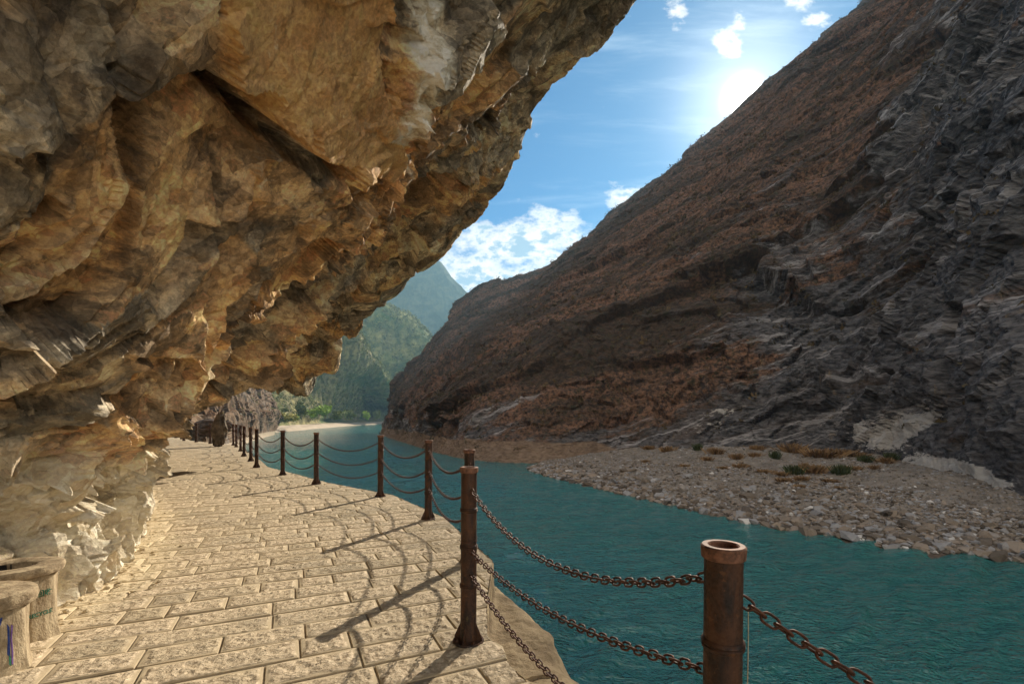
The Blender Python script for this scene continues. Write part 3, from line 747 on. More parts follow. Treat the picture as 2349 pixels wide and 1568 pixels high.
    pale = 0.9 * np.exp(-(((uu - 2040) / 120) ** 2 + ((vv - 975 + (uu - 2040) * .35) / 45) ** 2)) + 1.1 * np.exp(-(((uu - 2200) / 150) ** 2 + ((vv - 1088 - (uu - 2200) * .3) / 40) ** 2)) + 0.35 * np.exp(-(((uu - 1660) / 60) ** 2 + ((vv - 960) / 50) ** 2))
    o = mesh_np('mountain_slope', pts2, grid_faces(n0, m0), M_MOUNT, attrs={'rocky': rocky, 'band': band, 'pale': pale, 'da': DA, 'db': DB})
    tag(o, kind='structure')
    return pts2.reshape(n0, m0, 3), tu, tv, rocky.reshape(n0, m0), N.reshape(n0, m0, 3)
MT, MTU, MTV, MROCK, MN = build_mountain()

# ------------------------------------------------------------------ gravel bank
def m_beach():
    m, n = mat('bank_sand'); p = objpos(n)
    f = n.noise(p, 0.5, 6, 0.65); g = n.noise(p, 5, 6, 0.75); peb = n.voronoi(p, 3.2); pc = n.voronoi(p, 3.2, out=1)
    c = n.mix(n.ramp(f, 0.3, 0.7), (0.105, 0.082, 0.062), (0.23, 0.185, 0.142))
    c = n.mix(n.ramp(n.math('ADD', g, 0), 0.5, 0.7, 0, 0.6), c, (0.36, 0.33, 0.31))
    c = n.mix(n.math('MULTIPLY', n.attr('wet'), 0.7), c, (0.07, 0.045, 0.03))
    h = n.math('ADD', n.math('MULTIPLY', g, 1.0), n.math('MULTIPLY', peb, 0.7))
    principled(n, c, 0.9, n.bump(h, 1.0, 0.12), 0.2)
    return m
M_BEACH = m_beach()
SHORE = [(75, -30), (57, 12), (47, 27), (40.9, 38.6), (34.9, 41.8), (30.8, 47), (25.4, 53.6), (19.5, 66.2), (12.9, 81), (6.6, 96.3), (3.9, 106), (4.5, 113)]
TOE = [(90, -40), (64, 10), (60, 35), (60, 54), (69, 76), (73, 100), (72, 112), (61, 119), (48, 121), (30, 130), (16, 127), (8, 121)]
TOEZ = [-6.5, -7, -7, -6.9, -6.2, -5.8, -5.6, -5.6, -5.8, -6.8, -8.8, -9.4]
def beach_grid(nu=420, nv=170):
    S_ = np.array(SHORE, float); T_ = np.array(TOE, float)
    C = np.zeros((len(S_), 6, 3))
    for i in range(len(S_)):
        for j, (f, zf) in enumerate(((-0.12, -0.45), (0.0, 0.0), (0.18, 0.36), (0.45, 0.66), (0.78, 0.90), (1.08, 1.0))):
            C[i, j, :2] = S_[i] * (1 - f) + T_[i] * f; C[i, j, 2] = -10.0 + (TOEZ[i] + 10.0) * zf
    tu = np.linspace(0.5, len(S_) - 1, nu); tv = np.linspace(0, 5, nv)
    return net(C, tu, tv), tu, tv
def build_beach():
    g, tu, tv = beach_grid(); n0, m0 = g.shape[:2]; pts = g.reshape(-1, 3)
    vv = np.tile(tv, n0)
    for (mx, my, r_, h) in ((46, 105, 9, 1.3), (57, 62, 8, 0.9), (38, 96, 10, 0.6), (50, 80, 9, 0.5)):
        pts[:, 2] += h * np.exp(-(((pts[:, 0] - mx) / r_) ** 2 + ((pts[:, 1] - my) / (r_ * .8)) ** 2))
    w_ = np.clip(vv - 0.7, 0, 1)
    pts[:, 2] += (fbm(pts * 0.25, 4, 71) * 0.55 + fbm(pts * 1.1, 3, 72) * 0.16) * w_ + fbm(pts * 0.5, 3, 73) * 0.15
    wet = np.clip((-9.45 - pts[:, 2]) / 0.5, 0, 1)
    tag(mesh_np('gravel_bank_ground', pts, grid_faces(n0, m0), M_BEACH, attrs={'wet': wet}), kind='structure')
    return pts.reshape(n0, m0, 3)
BG = build_beach()

def ico(sub):
    import bmesh
    bm = bmesh.new(); bmesh.ops.create_icosphere(bm, subdivisions=sub, radius=1.0)
    v = np.array([x.co[:] for x in bm.verts]); f = np.array([[a.index for a in q.verts] for q in bm.faces]); bm.free()
    return v, f
ICO1, ICOF1 = ico(1); ICO2, ICOF2 = ico(2)
def rock_shape(seed, sub=1):
    r = np.random.default_rng(seed); v, f = (ICO1, ICOF1) if sub == 1 else (ICO2, ICOF2)
    v = v * (1 + 0.22 * r.standard_normal((len(v), 1)) * (1 if sub == 1 else 0.35))
    for _ in range(6):                                   # cut flat faces
        nrm = r.standard_normal(3); nrm /= np.linalg.norm(nrm); d = 0.55 + 0.25 * r.random()
        k = v @ nrm; over = k > d; v[over] -= np.outer(k[over] - d, nrm)
    return v, f
def rotz(n_, r):
    a = r.random(n_) * 2 * np.pi; b = (r.random(n_) - .5) * 0.7; c = (r.random(n_) - .5) * 0.7
    ca, sa, cb, sb, cc_, sc = np.cos(a), np.sin(a), np.cos(b), np.sin(b), np.cos(c), np.sin(c)
    Rz = np.zeros((n_, 3, 3)); Rz[:, 0, 0] = ca; Rz[:, 0, 1] = -sa; Rz[:, 1, 0] = sa; Rz[:, 1, 1] = ca; Rz[:, 2, 2] = 1
    Rx = np.zeros((n_, 3, 3)); Rx[:, 0, 0] = 1; Rx[:, 1, 1] = cb; Rx[:, 1, 2] = -sb; Rx[:, 2, 1] = sb; Rx[:, 2, 2] = cb
    Ry = np.zeros((n_, 3, 3)); Ry[:, 1, 1] = 1; Ry[:, 0, 0] = cc_; Ry[:, 0, 2] = sc; Ry[:, 2, 0] = -sc; Ry[:, 2, 2] = cc_
    return Rz @ Rx @ Ry
def m_stones():
    m, n = mat('bank_stones'); p = objpos(n)
    rid = n.attr('rid'); f = n.noise(p, 4, 5, 0.7)
    a = n.mix(n.ramp(rid, 0.0, 0.55, smooth=False), (0.058, 0.045, 0.034), (0.205, 0.158, 0.118))
    a = n.mix(n.ramp(rid, 0.60, 0.72), a, (0.21, 0.195, 0.185)); a = n.mix(n.ramp(rid, 0.95, 0.99), a, (0.45, 0.41, 0.37))
    c = n.mix(0.45, a, n.mix(f, (0.2, 0.2, 0.2), (0.95, 0.95, 0.95)), 'OVERLAY')
    principled(n, c, 0.9, n.bump(f, 0.6, 0.05), 0.2)
    return m
M_STONE = m_stones()
def build_stones():
    r = np.random.default_rng(5); g = BG; n0, m0 = g.shape[:2]
    V = []; Fc = []; A = []; base = 0
    def scatter(cnt, smin, smax, vlo, vhi, power):
        nonlocal base
        # choose cells evenly over ground, then size
        ti = (r.random(cnt) ** 0.9) * (n0 - 30) + 12; tj = (vlo + (vhi - vlo) * r.random(cnt) ** power) * (m0 - 1)
        i = ti.astype(int).clip(0, n0 - 2); j = tj.astype(int).clip(0, m0 - 2)
        pos = g[i, j] * (1 - (ti - i))[:, None] + g[i + 1, j] * (ti - i)[:, None]; pos = pos + (r.random((cnt, 3)) - .5) * np.array([.25, .25, 0])
        sz = smin * (smax / smin) ** (r.random(cnt) ** 2.4)
        RT = rotz(cnt, r)
        for kk in range(12):
            sel = np.arange(kk, cnt, 12); v, f = rock_shape(100 + kk)
            s3 = np.column_stack([sz[sel] * (0.8 + .6 * r.random(len(sel))), sz[sel] * (0.7 + .4 * r.random(len(sel))), sz[sel] * (0.42 + .35 * r.random(len(sel)))])
            vv = v[None] * s3[:, None, :]; vv = np.einsum('nij,nkj->nki', RT[sel], vv) + pos[sel][:, None, :] + np.array([0, 0, 1]) * (sz[sel] * 0.15)[:, None, None]
            nf = len(sel); off = base + np.arange(nf) * len(v)
            V.append(vv.reshape(-1, 3)); Fc.append((f[None] + off[:, None, None]).reshape(-1, 3)); A.append(np.repeat(r.random(nf), len(v))); base += nf * len(v)
    scatter(15000, 0.09, 0.42, 0.21, 0.56, 0.9)
    scatter(9000, 0.07, 0.30, 0.45, 0.80, 1.1)
    scatter(1500, 0.10, 0.50, 0.75, 0.97, 1.0)
    scatter(1800, 0.20, 0.65, 0.20, 0.27, 1.0)
    scatter(900, 0.35, 1.05, 0.20, 0.42, 1.6)
    o = mesh_np('bank_rubble', np.concatenate(V), np.concatenate(Fc), M_STONE, attrs={'rid': np.concatenate(A)})
    tag(o, 'loose brown and grey rubble spread over the far bank', 'rubble', kind='stuff')
build_stones()

# ------------------------------------------------------------------ left bank, hills and far ridges
def m_hill(name, c0, c1, c2, scale, rockc=(0.16, 0.12, 0.09), rocka=0.3):
    m, n = mat(name); p = objpos(n)
    a = n.noise(p, scale, 6, 0.7, 0.4); b = n.noise(p, scale * 6, 5, 0.7)
    c = n.mix(n.ramp(b, 0.35, 0.65), c0, c1); c = n.mix(n.ramp(a, 0.45, 0.65), c, c2)
    rk = n.ramp(n.noise(n.mapping(p, loc=(7, 1, 3), scale=(1, 1, 0.4)), scale * 1.5, 6, 0.7), 0.58, 0.66)
    c = n.mix(n.math('MULTIPLY', rk, rocka), c, rockc)
    lo = n.math('ADD', n.attr('low'), n.math('MULTIPLY', n.math('SUBTRACT', b, 0.5), 0.6))
    c = n.mix(n.ramp(lo, 0.45, 0.6), c, n.mix(b, (0.30, 0.23, 0.16), (0.50, 0.41, 0.31)))
    principled(n, c, 0.95, n.bump(n.math('ADD', a, n.math('MULTIPLY', b, 0.5)), 1.0, 0.5 / scale * 0.05), 0.1)
    return m
def hillnet(name, rows, cu, cv, material, amp, freq, seed, lowz=-7.5, foot=True, facet=None, lowmask=None):
    C = np.array(rows, float).transpose(1, 0, 2)         # columns x rows
    tu = spread(None, cu); tv = spread(None, cv); g = net(C, tu, tv); nr = grid_normals(g); n0, m0 = g.shape[:2]
    pts = g.reshape(-1, 3); N = nr.reshape(-1, 3); N = N * np.sign((N @ np.array([0.2, -0.6, 0.6])).mean())
    hgt = pts[:, 2] + 10; k = np.clip(hgt / 12, 0.15, 1)
    d = amp * ridged(pts * freq, 5, seed) * k
    if facet:
        q = pts.copy(); q[:, 2] *= 0.6
        d += facets(q, facet, seed + 3, facet * .3, facet * .09)[0] * k + facets(q, facet * .35, seed + 4, facet * .1, facet * .04)[0] * k
    pts2 = pts + N * d[:, None]
    lo = np.clip((lowz - pts2[:, 2]) / 2.0 + 0.5, 0, 1)
    if lowmask is not None: lo = lo * lowmask(pts2)
    o = mesh_np(name, pts2, grid_faces(n0, m0), material, attrs={'low': lo}); tag(o, kind='structure')
    return pts2.reshape(n0, m0, 3)
M_HA = m_hill('hill_near_scrub', (0.10, 0.09, 0.04), (0.30, 0.25, 0.11), (0.07, 0.11, 0.035), 0.02)
M_HB = m_hill('hill_green', (0.09, 0.11, 0.04), (0.26, 0.25, 0.10), (0.06, 0.10, 0.03), 0.012, rocka=0.15)
M_HC = m_hill('far_ridge', (0.05, 0.075, 0.05), (0.10, 0.12, 0.07), (0.04, 0.065, 0.04), 0.006, rocka=0.1)
M_CLIFF = m_hill('dark_cliff', (0.065, 0.048, 0.036), (0.26, 0.185, 0.125), (0.15, 0.085, 0.045), 0.05, rockc=(0.24, 0.21, 0.18), rocka=0.6)
z0 = -12.0
SHR = [(-235, 335), P(600, 993, 366)[:2], P(700, 985, 470)[:2], P(800, 975, 700)[:2], P(890, 970, 960)[:2], (-190, 1300)]
def lift(pts, dx, dy, z): return [(x + dx, y + dy, z) for x, y in pts]
HA = hillnet('hill_forest_slope', [
    lift(SHR, 12, -16, -15), lift(SHR, -4, 4, -8.2),
    [(-245, 350, 0), (-225, 385, 0), (-225, 500, 0), (-275, 740, 0), (-270, 1000, 2), (-240, 1320, 2)],
    [(-360, 430, 90), P(560, 800, 520), P(700, 850, 590), P(800, 880, 740), P(850, 925, 960), (-300, 1330, 20)],
    [(-460, 470, 210), P(560, 540, 600), P(770, 718, 640), P(869, 845, 760), P(903, 925, 930), (-330, 1350, 30)],
    [(-560, 520, 180), P(560, 600, 700), P(760, 790, 760), P(850, 880, 860), P(895, 950, 1000), (-400, 1400, 10)]],
    [40, 90, 110, 90, 20], [12, 30, 110, 110, 10], M_HA, 15, 0.010, 201, lowz=-5.5)
HB = hillnet('hill_middle_slope', [
    [(-500, 800, -15), (-420, 900, -15), (-330, 950, -15), (-200, 1000, -15), (-60, 1050, -15)],
    [P(500, 800, 950), P(700, 850, 980), P(830, 870, 1010), P(930, 900, 1040), P(1060, 930, 1080)],
    [P(500, 520, 1050), P(760, 610, 1060), P(895, 718, 1080), P(985, 780, 1110), P(1090, 880, 1140)],
    [P(500, 600, 1300), P(760, 700, 1300), P(885, 790, 1300), P(985, 850, 1300), P(1090, 930, 1300)]],
    [70, 110, 110, 60], [60, 150, 12], M_HB, 30, 0.006, 221, lowz=-50)
HC = hillnet('far_mountain_ridge', [
    [(-1500, 1500, -15), (-800, 1600, -15), (-300, 1650, -15), (0, 1700, -15), (300, 1700, -15), (700, 1700, -15)],
    [P(300, 800, 1900), P(700, 800, 1950), P(880, 820, 1980), P(1000, 830, 2000), P(1120, 840, 2050), P(1400, 860, 2100)],
    [P(300, 500, 2100), P(700, 640, 2100), P(900, 652, 2130), P(988, 604, 2150), P(1090, 686, 2180), P(1400, 850, 2250)],
    [P(300, 700, 2500), P(700, 750, 2500), P(900, 790, 2500), P(988, 760, 2500), P(1090, 800, 2500), P(1400, 900, 2500)]],
    [40, 80, 90, 90, 40], [60, 160, 12], M_HC, 45, 0.0032, 231, lowz=-50)
# dark rocky side of the gorge just past the tunnel, with the terrace road on it
LC = hillnet('gorge_side_cliff', [
    [(-22, 42, -13), (-42, 62, -13), (-68, 100, -13), (-93, 165, -13), (-126, 240, -13), (-157, 318, -13), (-165, 335, -13)],
    [(-25, 41, -6), (-46, 65, -7), (-72, 103, -8.6), (-98, 168, -8.6), (-131, 243, -8.4), (-159, 322, -8.4), (-168, 340, -10)],
    [(-28, 42, -0.6), (-50, 68, -0.5), (-78, 108, -0.5), (-104, 174, 1.6), (-135, 250, 3.2), (-161, 334, 5.0), (-172, 350, -7)],
    [(-34, 46, -0.3), (-55, 72, 0.3), (-82, 112, 0.6), (-108, 178, 2.2), (-139, 256, 3.6), (-166, 341, 5.6), (-178, 358, -5)],
    [(-40, 52, 6), (-62, 78, 12), (-92, 120, 22), (-122, 190, 30), (-160, 268, 36), (-190, 366, 30), (-205, 392, 4)],
    [(-60, 62, 40), (-90, 90, 60), (-135, 140, 80), (-170, 220, 90), (-215, 300, 90), (-245, 400, 70), (-260, 440, 30)]],
    [60, 100, 130, 120, 90, 30], [46, 60, 20, 110, 110], M_CLIFF, 2.2, 0.06, 241, lowz=-7.2, facet=7.0, lowmask=lambda p: np.clip((p[:, 1] - 60) / 60, 0, 1))

# ------------------------------------------------------------------ vegetation
def m_leaf(name, c0, c1):
    m, n = mat(name)
    r_ = n.attr('rid'); c = n.mix(r_, c0, c1)
    principled(n, c, 0.8, None, 0.2)
    return m
M_FOREST = m_leaf('forest_leaves', (0.04, 0.07, 0.02), (0.27, 0.27, 0.09))
M_SCRUB = m_leaf('scrub_leaves', (0.030, 0.028, 0.014), (0.13, 0.085, 0.040))
def clumps(pos, size, nleaf, seed, squash=0.8):
    """leaf-clump crowns: each is a cloud of small tilted triangles"""
    r = np.random.default_rng(seed); n_ = len(pos)
    dirs = r.standard_normal((n_, nleaf, 3)); dirs /= np.linalg.norm(dirs, axis=2, keepdims=True)
    rad = (0.35 + 0.65 * r.random((n_, nleaf, 1)) ** 0.5) * (1 + 0.25 * np.sin(dirs[:, :, :1] * 5 + r.random((n_, 1, 1)) * 6))
    c = dirs * rad * size[:, None, None]; c[:, :, 2] *= squash; c[:, :, 2] += (size * squash * 0.75)[:, None]
    c += pos[:, None, :]
    a = r.standard_normal((n_, nleaf, 3, 3)) * (size * 0.26)[:, None, None, None]
    v = (c[:, :, None, :] + a).reshape(-1, 3)
    f = np.arange(len(v)).reshape(-1, 3)
    rid = np.repeat(np.clip(r.random((n_, 1)) * 0.7 + r.random((n_, nleaf)) * 0.3, 0, 1).ravel(), 3)
    return v, f, rid
def scatter_on(g, cnt, seed, i0=0, i1=None, j0=0, j1=None):
    r = np.random.default_rng(seed); sub = g[i0:i1, j0:j1]; n0, m0 = sub.shape[:2]
    a = sub[:-1, :-1]; area = np.linalg.norm(np.cross(sub[1:, :-1] - a, sub[:-1, 1:] - a), axis=2).ravel()
    area = area / area.sum(); idx = r.choice(len(area), cnt, p=area); i, j = np.divmod(idx, m0 - 1)
    fu = r.random((cnt, 1)); fv = r.random((cnt, 1))
    return sub[i, j] + (sub[i + 1, j] - sub[i, j]) * fu + (sub[i, j + 1] - sub[i, j]) * fv, i + i0, j + j0
def veg(name, parts, material, label):
    V = []; Fc = []; A = []; b = 0
    for v, f, a in parts: V.append(v); Fc.append(f + b); A.append(a); b += len(v)
    o = mesh_np(name, np.concatenate(V), np.concatenate(Fc), material, attrs={'rid': np.concatenate(A)})
    tag(o, label, 'vegetation', kind='stuff')
pa, _, _ = scatter_on(HA, 7000, 1, j0=40); sa = 1.6 + 3.2 * np.random.default_rng(1).random(len(pa)) ** 2
pa = pa[pa[:, 2] > -4]; sa = sa[:len(pa)]
pb, _, _ = scatter_on(HB, 6000, 2); sb = 3 + 5 * np.random.default_rng(2).random(len(pb)) ** 2
pc_, _, _ = scatter_on(LC, 500, 3, j0=70); sc_ = 0.5 + 1.2 * np.random.default_rng(3).random(len(pc_)) ** 2
veg('hillside_woodland', [clumps(pa, sa, 26, 11), clumps(pb, sb, 14, 12), clumps(pc_, sc_, 24, 13)], M_FOREST, 'green and olive woodland covering the hazy far hillsides')
# scrub over the right-hand mountain, thin on the bare rock
pm, im, jm = scatter_on(MT, 16000, 4, i0=30, j0=20, j1=len(MTV) - 20)
keep = np.random.default_rng(5).random(len(pm)) > MROCK[im, jm] * 0.85
pm = pm[keep]; sm = (0.35 + 1.3 * np.random.default_rng(6).random(len(pm)) ** 3)
pr, _, _ = scatter_on(MT, 420, 24, i0=150, i1=900, j0=int(np.searchsorted(MTV, 9.6)), j1=int(np.searchsorted(MTV, 10.2)) + 1)
sr = 0.7 + 1.9 * np.random.default_rng(26).random(len(pr)) ** 2
veg('mountain_scrub', [clumps(pm, sm, 14, 14, 0.7), clumps(pr, sr, 26, 15, 0.9)], M_SCRUB, 'dry brown and dark green scrub dotted over the mountain slope')

def tree(name, pos, h, cr, mats, label, seed, cat='tree', group=None):
    root = empty(name, pos); tag(root, label, cat, group)
    r = random.Random(seed); t = MB()
    t.tube([(0, 0, -0.3), (0.02 * h, 0, h * .3), (0.0, 0.02 * h, h * .55)], h * 0.03, 6)
    for k in range(5):
        a = r.random() * 6.28; t.tube([(0, 0, h * (.3 + .05 * k)), (math.cos(a) * cr * .5, math.sin(a) * cr * .5, h * (.55 + .06 * k))], h * 0.014, 5)
    t.build('trunk', M_BARK, root)
    rr = np.random.default_rng(seed); k = 7
    cpos = rr.standard_normal((k, 3)) * np.array([cr * .42, cr * .42, h * .17]) + np.array([0, 0, h * .50])
    v, f, a = clumps(cpos, cr * (0.38 + 0.25 * rr.random(k)), 110, seed, 0.85)
    sz = np.array(v)
    mesh_np('crown', sz, f, mats, root, attrs={'rid': a})
    return root
M_BARK = simple('bark', (0.06, 0.045, 0.03), (0.16, 0.12, 0.08), 6, 0.02)
M_LIME = m_leaf('bright_leaves', (0.12, 0.22, 0.02), (0.36, 0.46, 0.08))
M_OLIVE = m_leaf('olive_leaves', (0.07, 0.10, 0.03), (0.22, 0.24, 0.08))
M_YEL = m_leaf('yellow_leaves', (0.18, 0.17, 0.04), (0.42, 0.36, 0.10))
# trees along the far shore
for i, (u, v, y, hpx, wpx, mm, lab) in enumerate([
        (745, 962, 440, 32, 17, M_LIME, 'bright green bushy tree, tallest of the light green ones on the far shore'),
        (722, 960, 432, 22, 14, M_LIME, 'light green tree touching the left side of the tallest bright shore tree'),
        (771, 962, 450, 16, 11, M_OLIVE, 'small green tree just right of the tallest bright shore tree'),
        (681, 968, 400, 14, 8, M_LIME, 'small lime green bush beside the sandy shore below the grey slope trees'),
        (622, 941, 372, 14, 6, M_LIME, 'small round lime green tree standing alone beside the terrace road'),
        (640, 970, 380, 14, 18, M_YEL, 'yellow green shrub above the pale shore next to the terrace road end'),
        (662, 970, 384, 14, 15, M_YEL, 'yellowish rounded bush on the right of another shrub above pale shore sand'),
        (838, 962, 640, 18, 7, M_LIME, 'narrow bright green tree near the far end of the sandy shore'),
        (690, 958, 420, 28, 16, M_OLIVE, 'olive grey broad tree behind the lime bush on the far shore'),
        (802, 962, 560, 17, 12, M_OLIVE, 'dull olive tree above the middle of the pale far shore'),
        (866, 962, 760, 17, 11, M_OLIVE, 'dark rounded tree at the far tip of the pale shore'),
        (652, 948, 392, 12, 8, M_OLIVE, 'low olive bush at the end of the terrace road')]):
    p_ = P(u, v, y); tree('shore_tree', p_, hpx / F * y, wpx / F * y, mm, lab, 300 + i)

# plants on the gravel bank
M_DRY = m_leaf('dry_grass_blades', (0.10, 0.055, 0.028), (0.30, 0.18, 0.085))
M_GRN = m_leaf('green_blades', (0.022, 0.030, 0.012), (0.085, 0.095, 0.040))
def tuft_mesh(name, seed, nb=260, rx=1.0, h=1.0):
    r = np.random.default_rng(seed)
    b = r.standard_normal((nb, 3)) * np.array([0.45, 0.45, 0]) * rx
    tip = b * (1.5 + .5 * r.random((nb, 1))) + np.column_stack([r.standard_normal(nb) * .15, r.standard_normal(nb) * .15, h * (0.45 + .6 * r.random(nb))])
    side = r.standard_normal((nb, 3)) * 0.05; side[:, 2] = 0
    mid = (b + tip) / 2 + np.array([0, 0, 0.1])
    v = np.stack([b - side, b + side, mid + side * 1.6, tip], 1).reshape(-1, 3); f = np.arange(len(v)).reshape(-1, 4)
    rid = np.repeat(r.random(nb), 4)
    o = mesh_np(name, v, f, None, attrs={'rid': rid}); me = o.data; bpy.data.objects.remove(o); return me
T_DRY = [tuft_mesh('dry_tuft', 400 + k) for k in range(3)]; [t.materials.append(M_DRY) for t in T_DRY]
T_GRN = [tuft_mesh('green_bush', 410 + k, 380) for k in range(2)]; [t.materials.append(M_GRN) for t in T_GRN]
def bz(x, y):
    d = (BG[:, :, 0] - x) ** 2 + (BG[:, :, 1] - y) ** 2; i = np.unravel_index(d.argmin(), d.shape); return BG[i][2]
def on_bank(u, v):
    z = -7.0
    for _ in range(12): x, y, _z = G(u, v, z); z = 0.5 * z + 0.5 * bz(x, y)
    return x, y, z
PL = [(1530, 1035, 26, 20, 0), (1490, 1030, 20, 14, 0), (1600, 1032, 16, 24, 1), (1640, 1040, 30, 22, 0), (1690, 1052, 24, 20, 0), (1622, 1055, 22, 14, 0), (1730, 1048, 18, 16, 0),
      (1480, 1060, 14, 10, 0), (1568, 1070, 16, 10, 0), (1700, 1072, 26, 14, 0), (1750, 1084, 26, 14, 0), (1790, 1090, 22, 14, 0), (1778, 1052, 16, 28, 1),
      (1822, 1088, 28, 32, 1), (1845, 1083, 14, 34, 0), (1868, 1084, 40, 28, 0), (1840, 1100, 26, 14, 0), (1928, 1088, 26, 34, 1), (1960, 1078, 22, 16, 0), (1905, 1105, 26, 12, 0),
      (1800, 1104, 30, 14, 0), (1835, 1118, 20, 12, 0), (1985, 1060, 20, 24, 1), (2030, 1062, 28, 20, 0), (1880, 1048, 60, 30, 0), (1920, 1046, 50, 26, 0), (2000, 1040, 30, 22, 0), (2045, 1055, 20, 26, 1),
      (1965, 1048, 26, 20, 0), (1735, 1032, 24, 18, 0), (1820, 1036, 40, 30, 0), (1925, 1120, 16, 9, 0), (2005, 1075, 18, 14, 0), (1660, 1075, 18, 10, 0)]
rp = random.Random(8)
_T = ['first', 'second', 'third', 'fourth', 'fifth', 'sixth', 'seventh', 'eighth', 'ninth']
BORD = _T + ['tenth', 'eleventh', 'twelfth', 'thirteenth', 'fourteenth', 'fifteenth', 'sixteenth', 'seventeenth', 'eighteenth', 'nineteenth', 'twentieth'] + ['twenty-' + x for x in _T] + ['thirtieth'] + ['thirty-' + x for x in _T]
PLACES = ['near the upper left end of the gravel bank', 'in the middle of the gravel bank', 'on the right part of the gravel bank below the dark cliff']
for i, (u, v, wp, hp, gk) in enumerate(PL):
    x, y, z = on_bank(u, v)
    o = link('bank_bush' if gk else 'dry_grass_tuft', (T_GRN if gk else T_DRY)[i % (2 if gk else 3)])
    s = y / F; o.location = (x, y, z - 0.05); o.scale = (wp * s * .48, wp * s * .42, hp * s * .75); o.rotation_euler = (0, 0, rp.random() * 6)
    rk = sum(1 for q in PL if q[4] == gk and (q[0], q[1]) < (u, v))
    if gk: tag(o, '%s dark green bush from the left on the gravel bank' % BORD[rk], 'bush', 'green bushes on the gravel bank')
    else: tag(o, '%s brown dry grass tuft from the left on the gravel bank' % BORD[rk], 'grass tuft', 'dry grass tufts on the gravel bank')
# single boulders large enough to tell apart
BM = []
for k in range(6):
    v, f = rock_shape(500 + k, 2); o = mesh_np('boulder', v, f, M_STONE, attrs={'rid': np.full(len(v), [0.3, 0.5, 0.66, 0.15, 0.42, 0.95][k])}); BM.append(o.data); bpy.data.objects.remove(o)
BOUL = [(1565, 1128, 16, 20, 2), (2262, 1232, 26, 20, 1), (2330, 1266, 30, 20, 3), (1860, 1224, 22, 16, 1), (1800, 1206, 18, 12, 4), (1750, 1196, 18, 12, 1),
                                       (2200, 1244, 16, 12, 4), (2150, 1240, 18, 14, 2), (2068, 1226, 12, 8, 4), (2105, 1110, 9, 8, 5), (2180, 1155, 16, 8, 2), (1945, 1190, 16, 12, 1),
                                       (1700, 1060, 10, 8, 1), (1704, 1172, 14, 10, 4), (2285, 1196, 18, 10, 2), (2170, 1196, 18, 8, 5), (1605, 1140, 12, 8, 1), (2318, 1190, 16, 9, 3),
                                       (1460, 1098, 8, 8, 4), (2040, 1195, 14, 8, 3), (1830, 1178, 14, 9, 1), (1660, 1150, 12, 8, 4)]
for i, (u, v, w_, h_, k) in enumerate(BOUL):
    x, y, z = on_bank(u, v); s = y / F
    o = link('boulder', BM[k]); o.location = (x, y, z + h_ * s * .25); o.scale = (w_ * s * .62, w_ * s * .55, h_ * s * .62); o.rotation_euler = (rp.random() * .5, rp.random() * .5, rp.random() * 6)
    kind_ = ['brown', 'sandy brown', 'grey', 'dark brown', 'tan', 'whitish'][k]
    tag(o, '%s broken boulder, %s boulder from the left among the bank rubble' % (kind_, BORD[sum(1 for q in BOUL if (q[0], q[1]) < (u, v))]), 'boulder', 'boulders on the gravel bank')

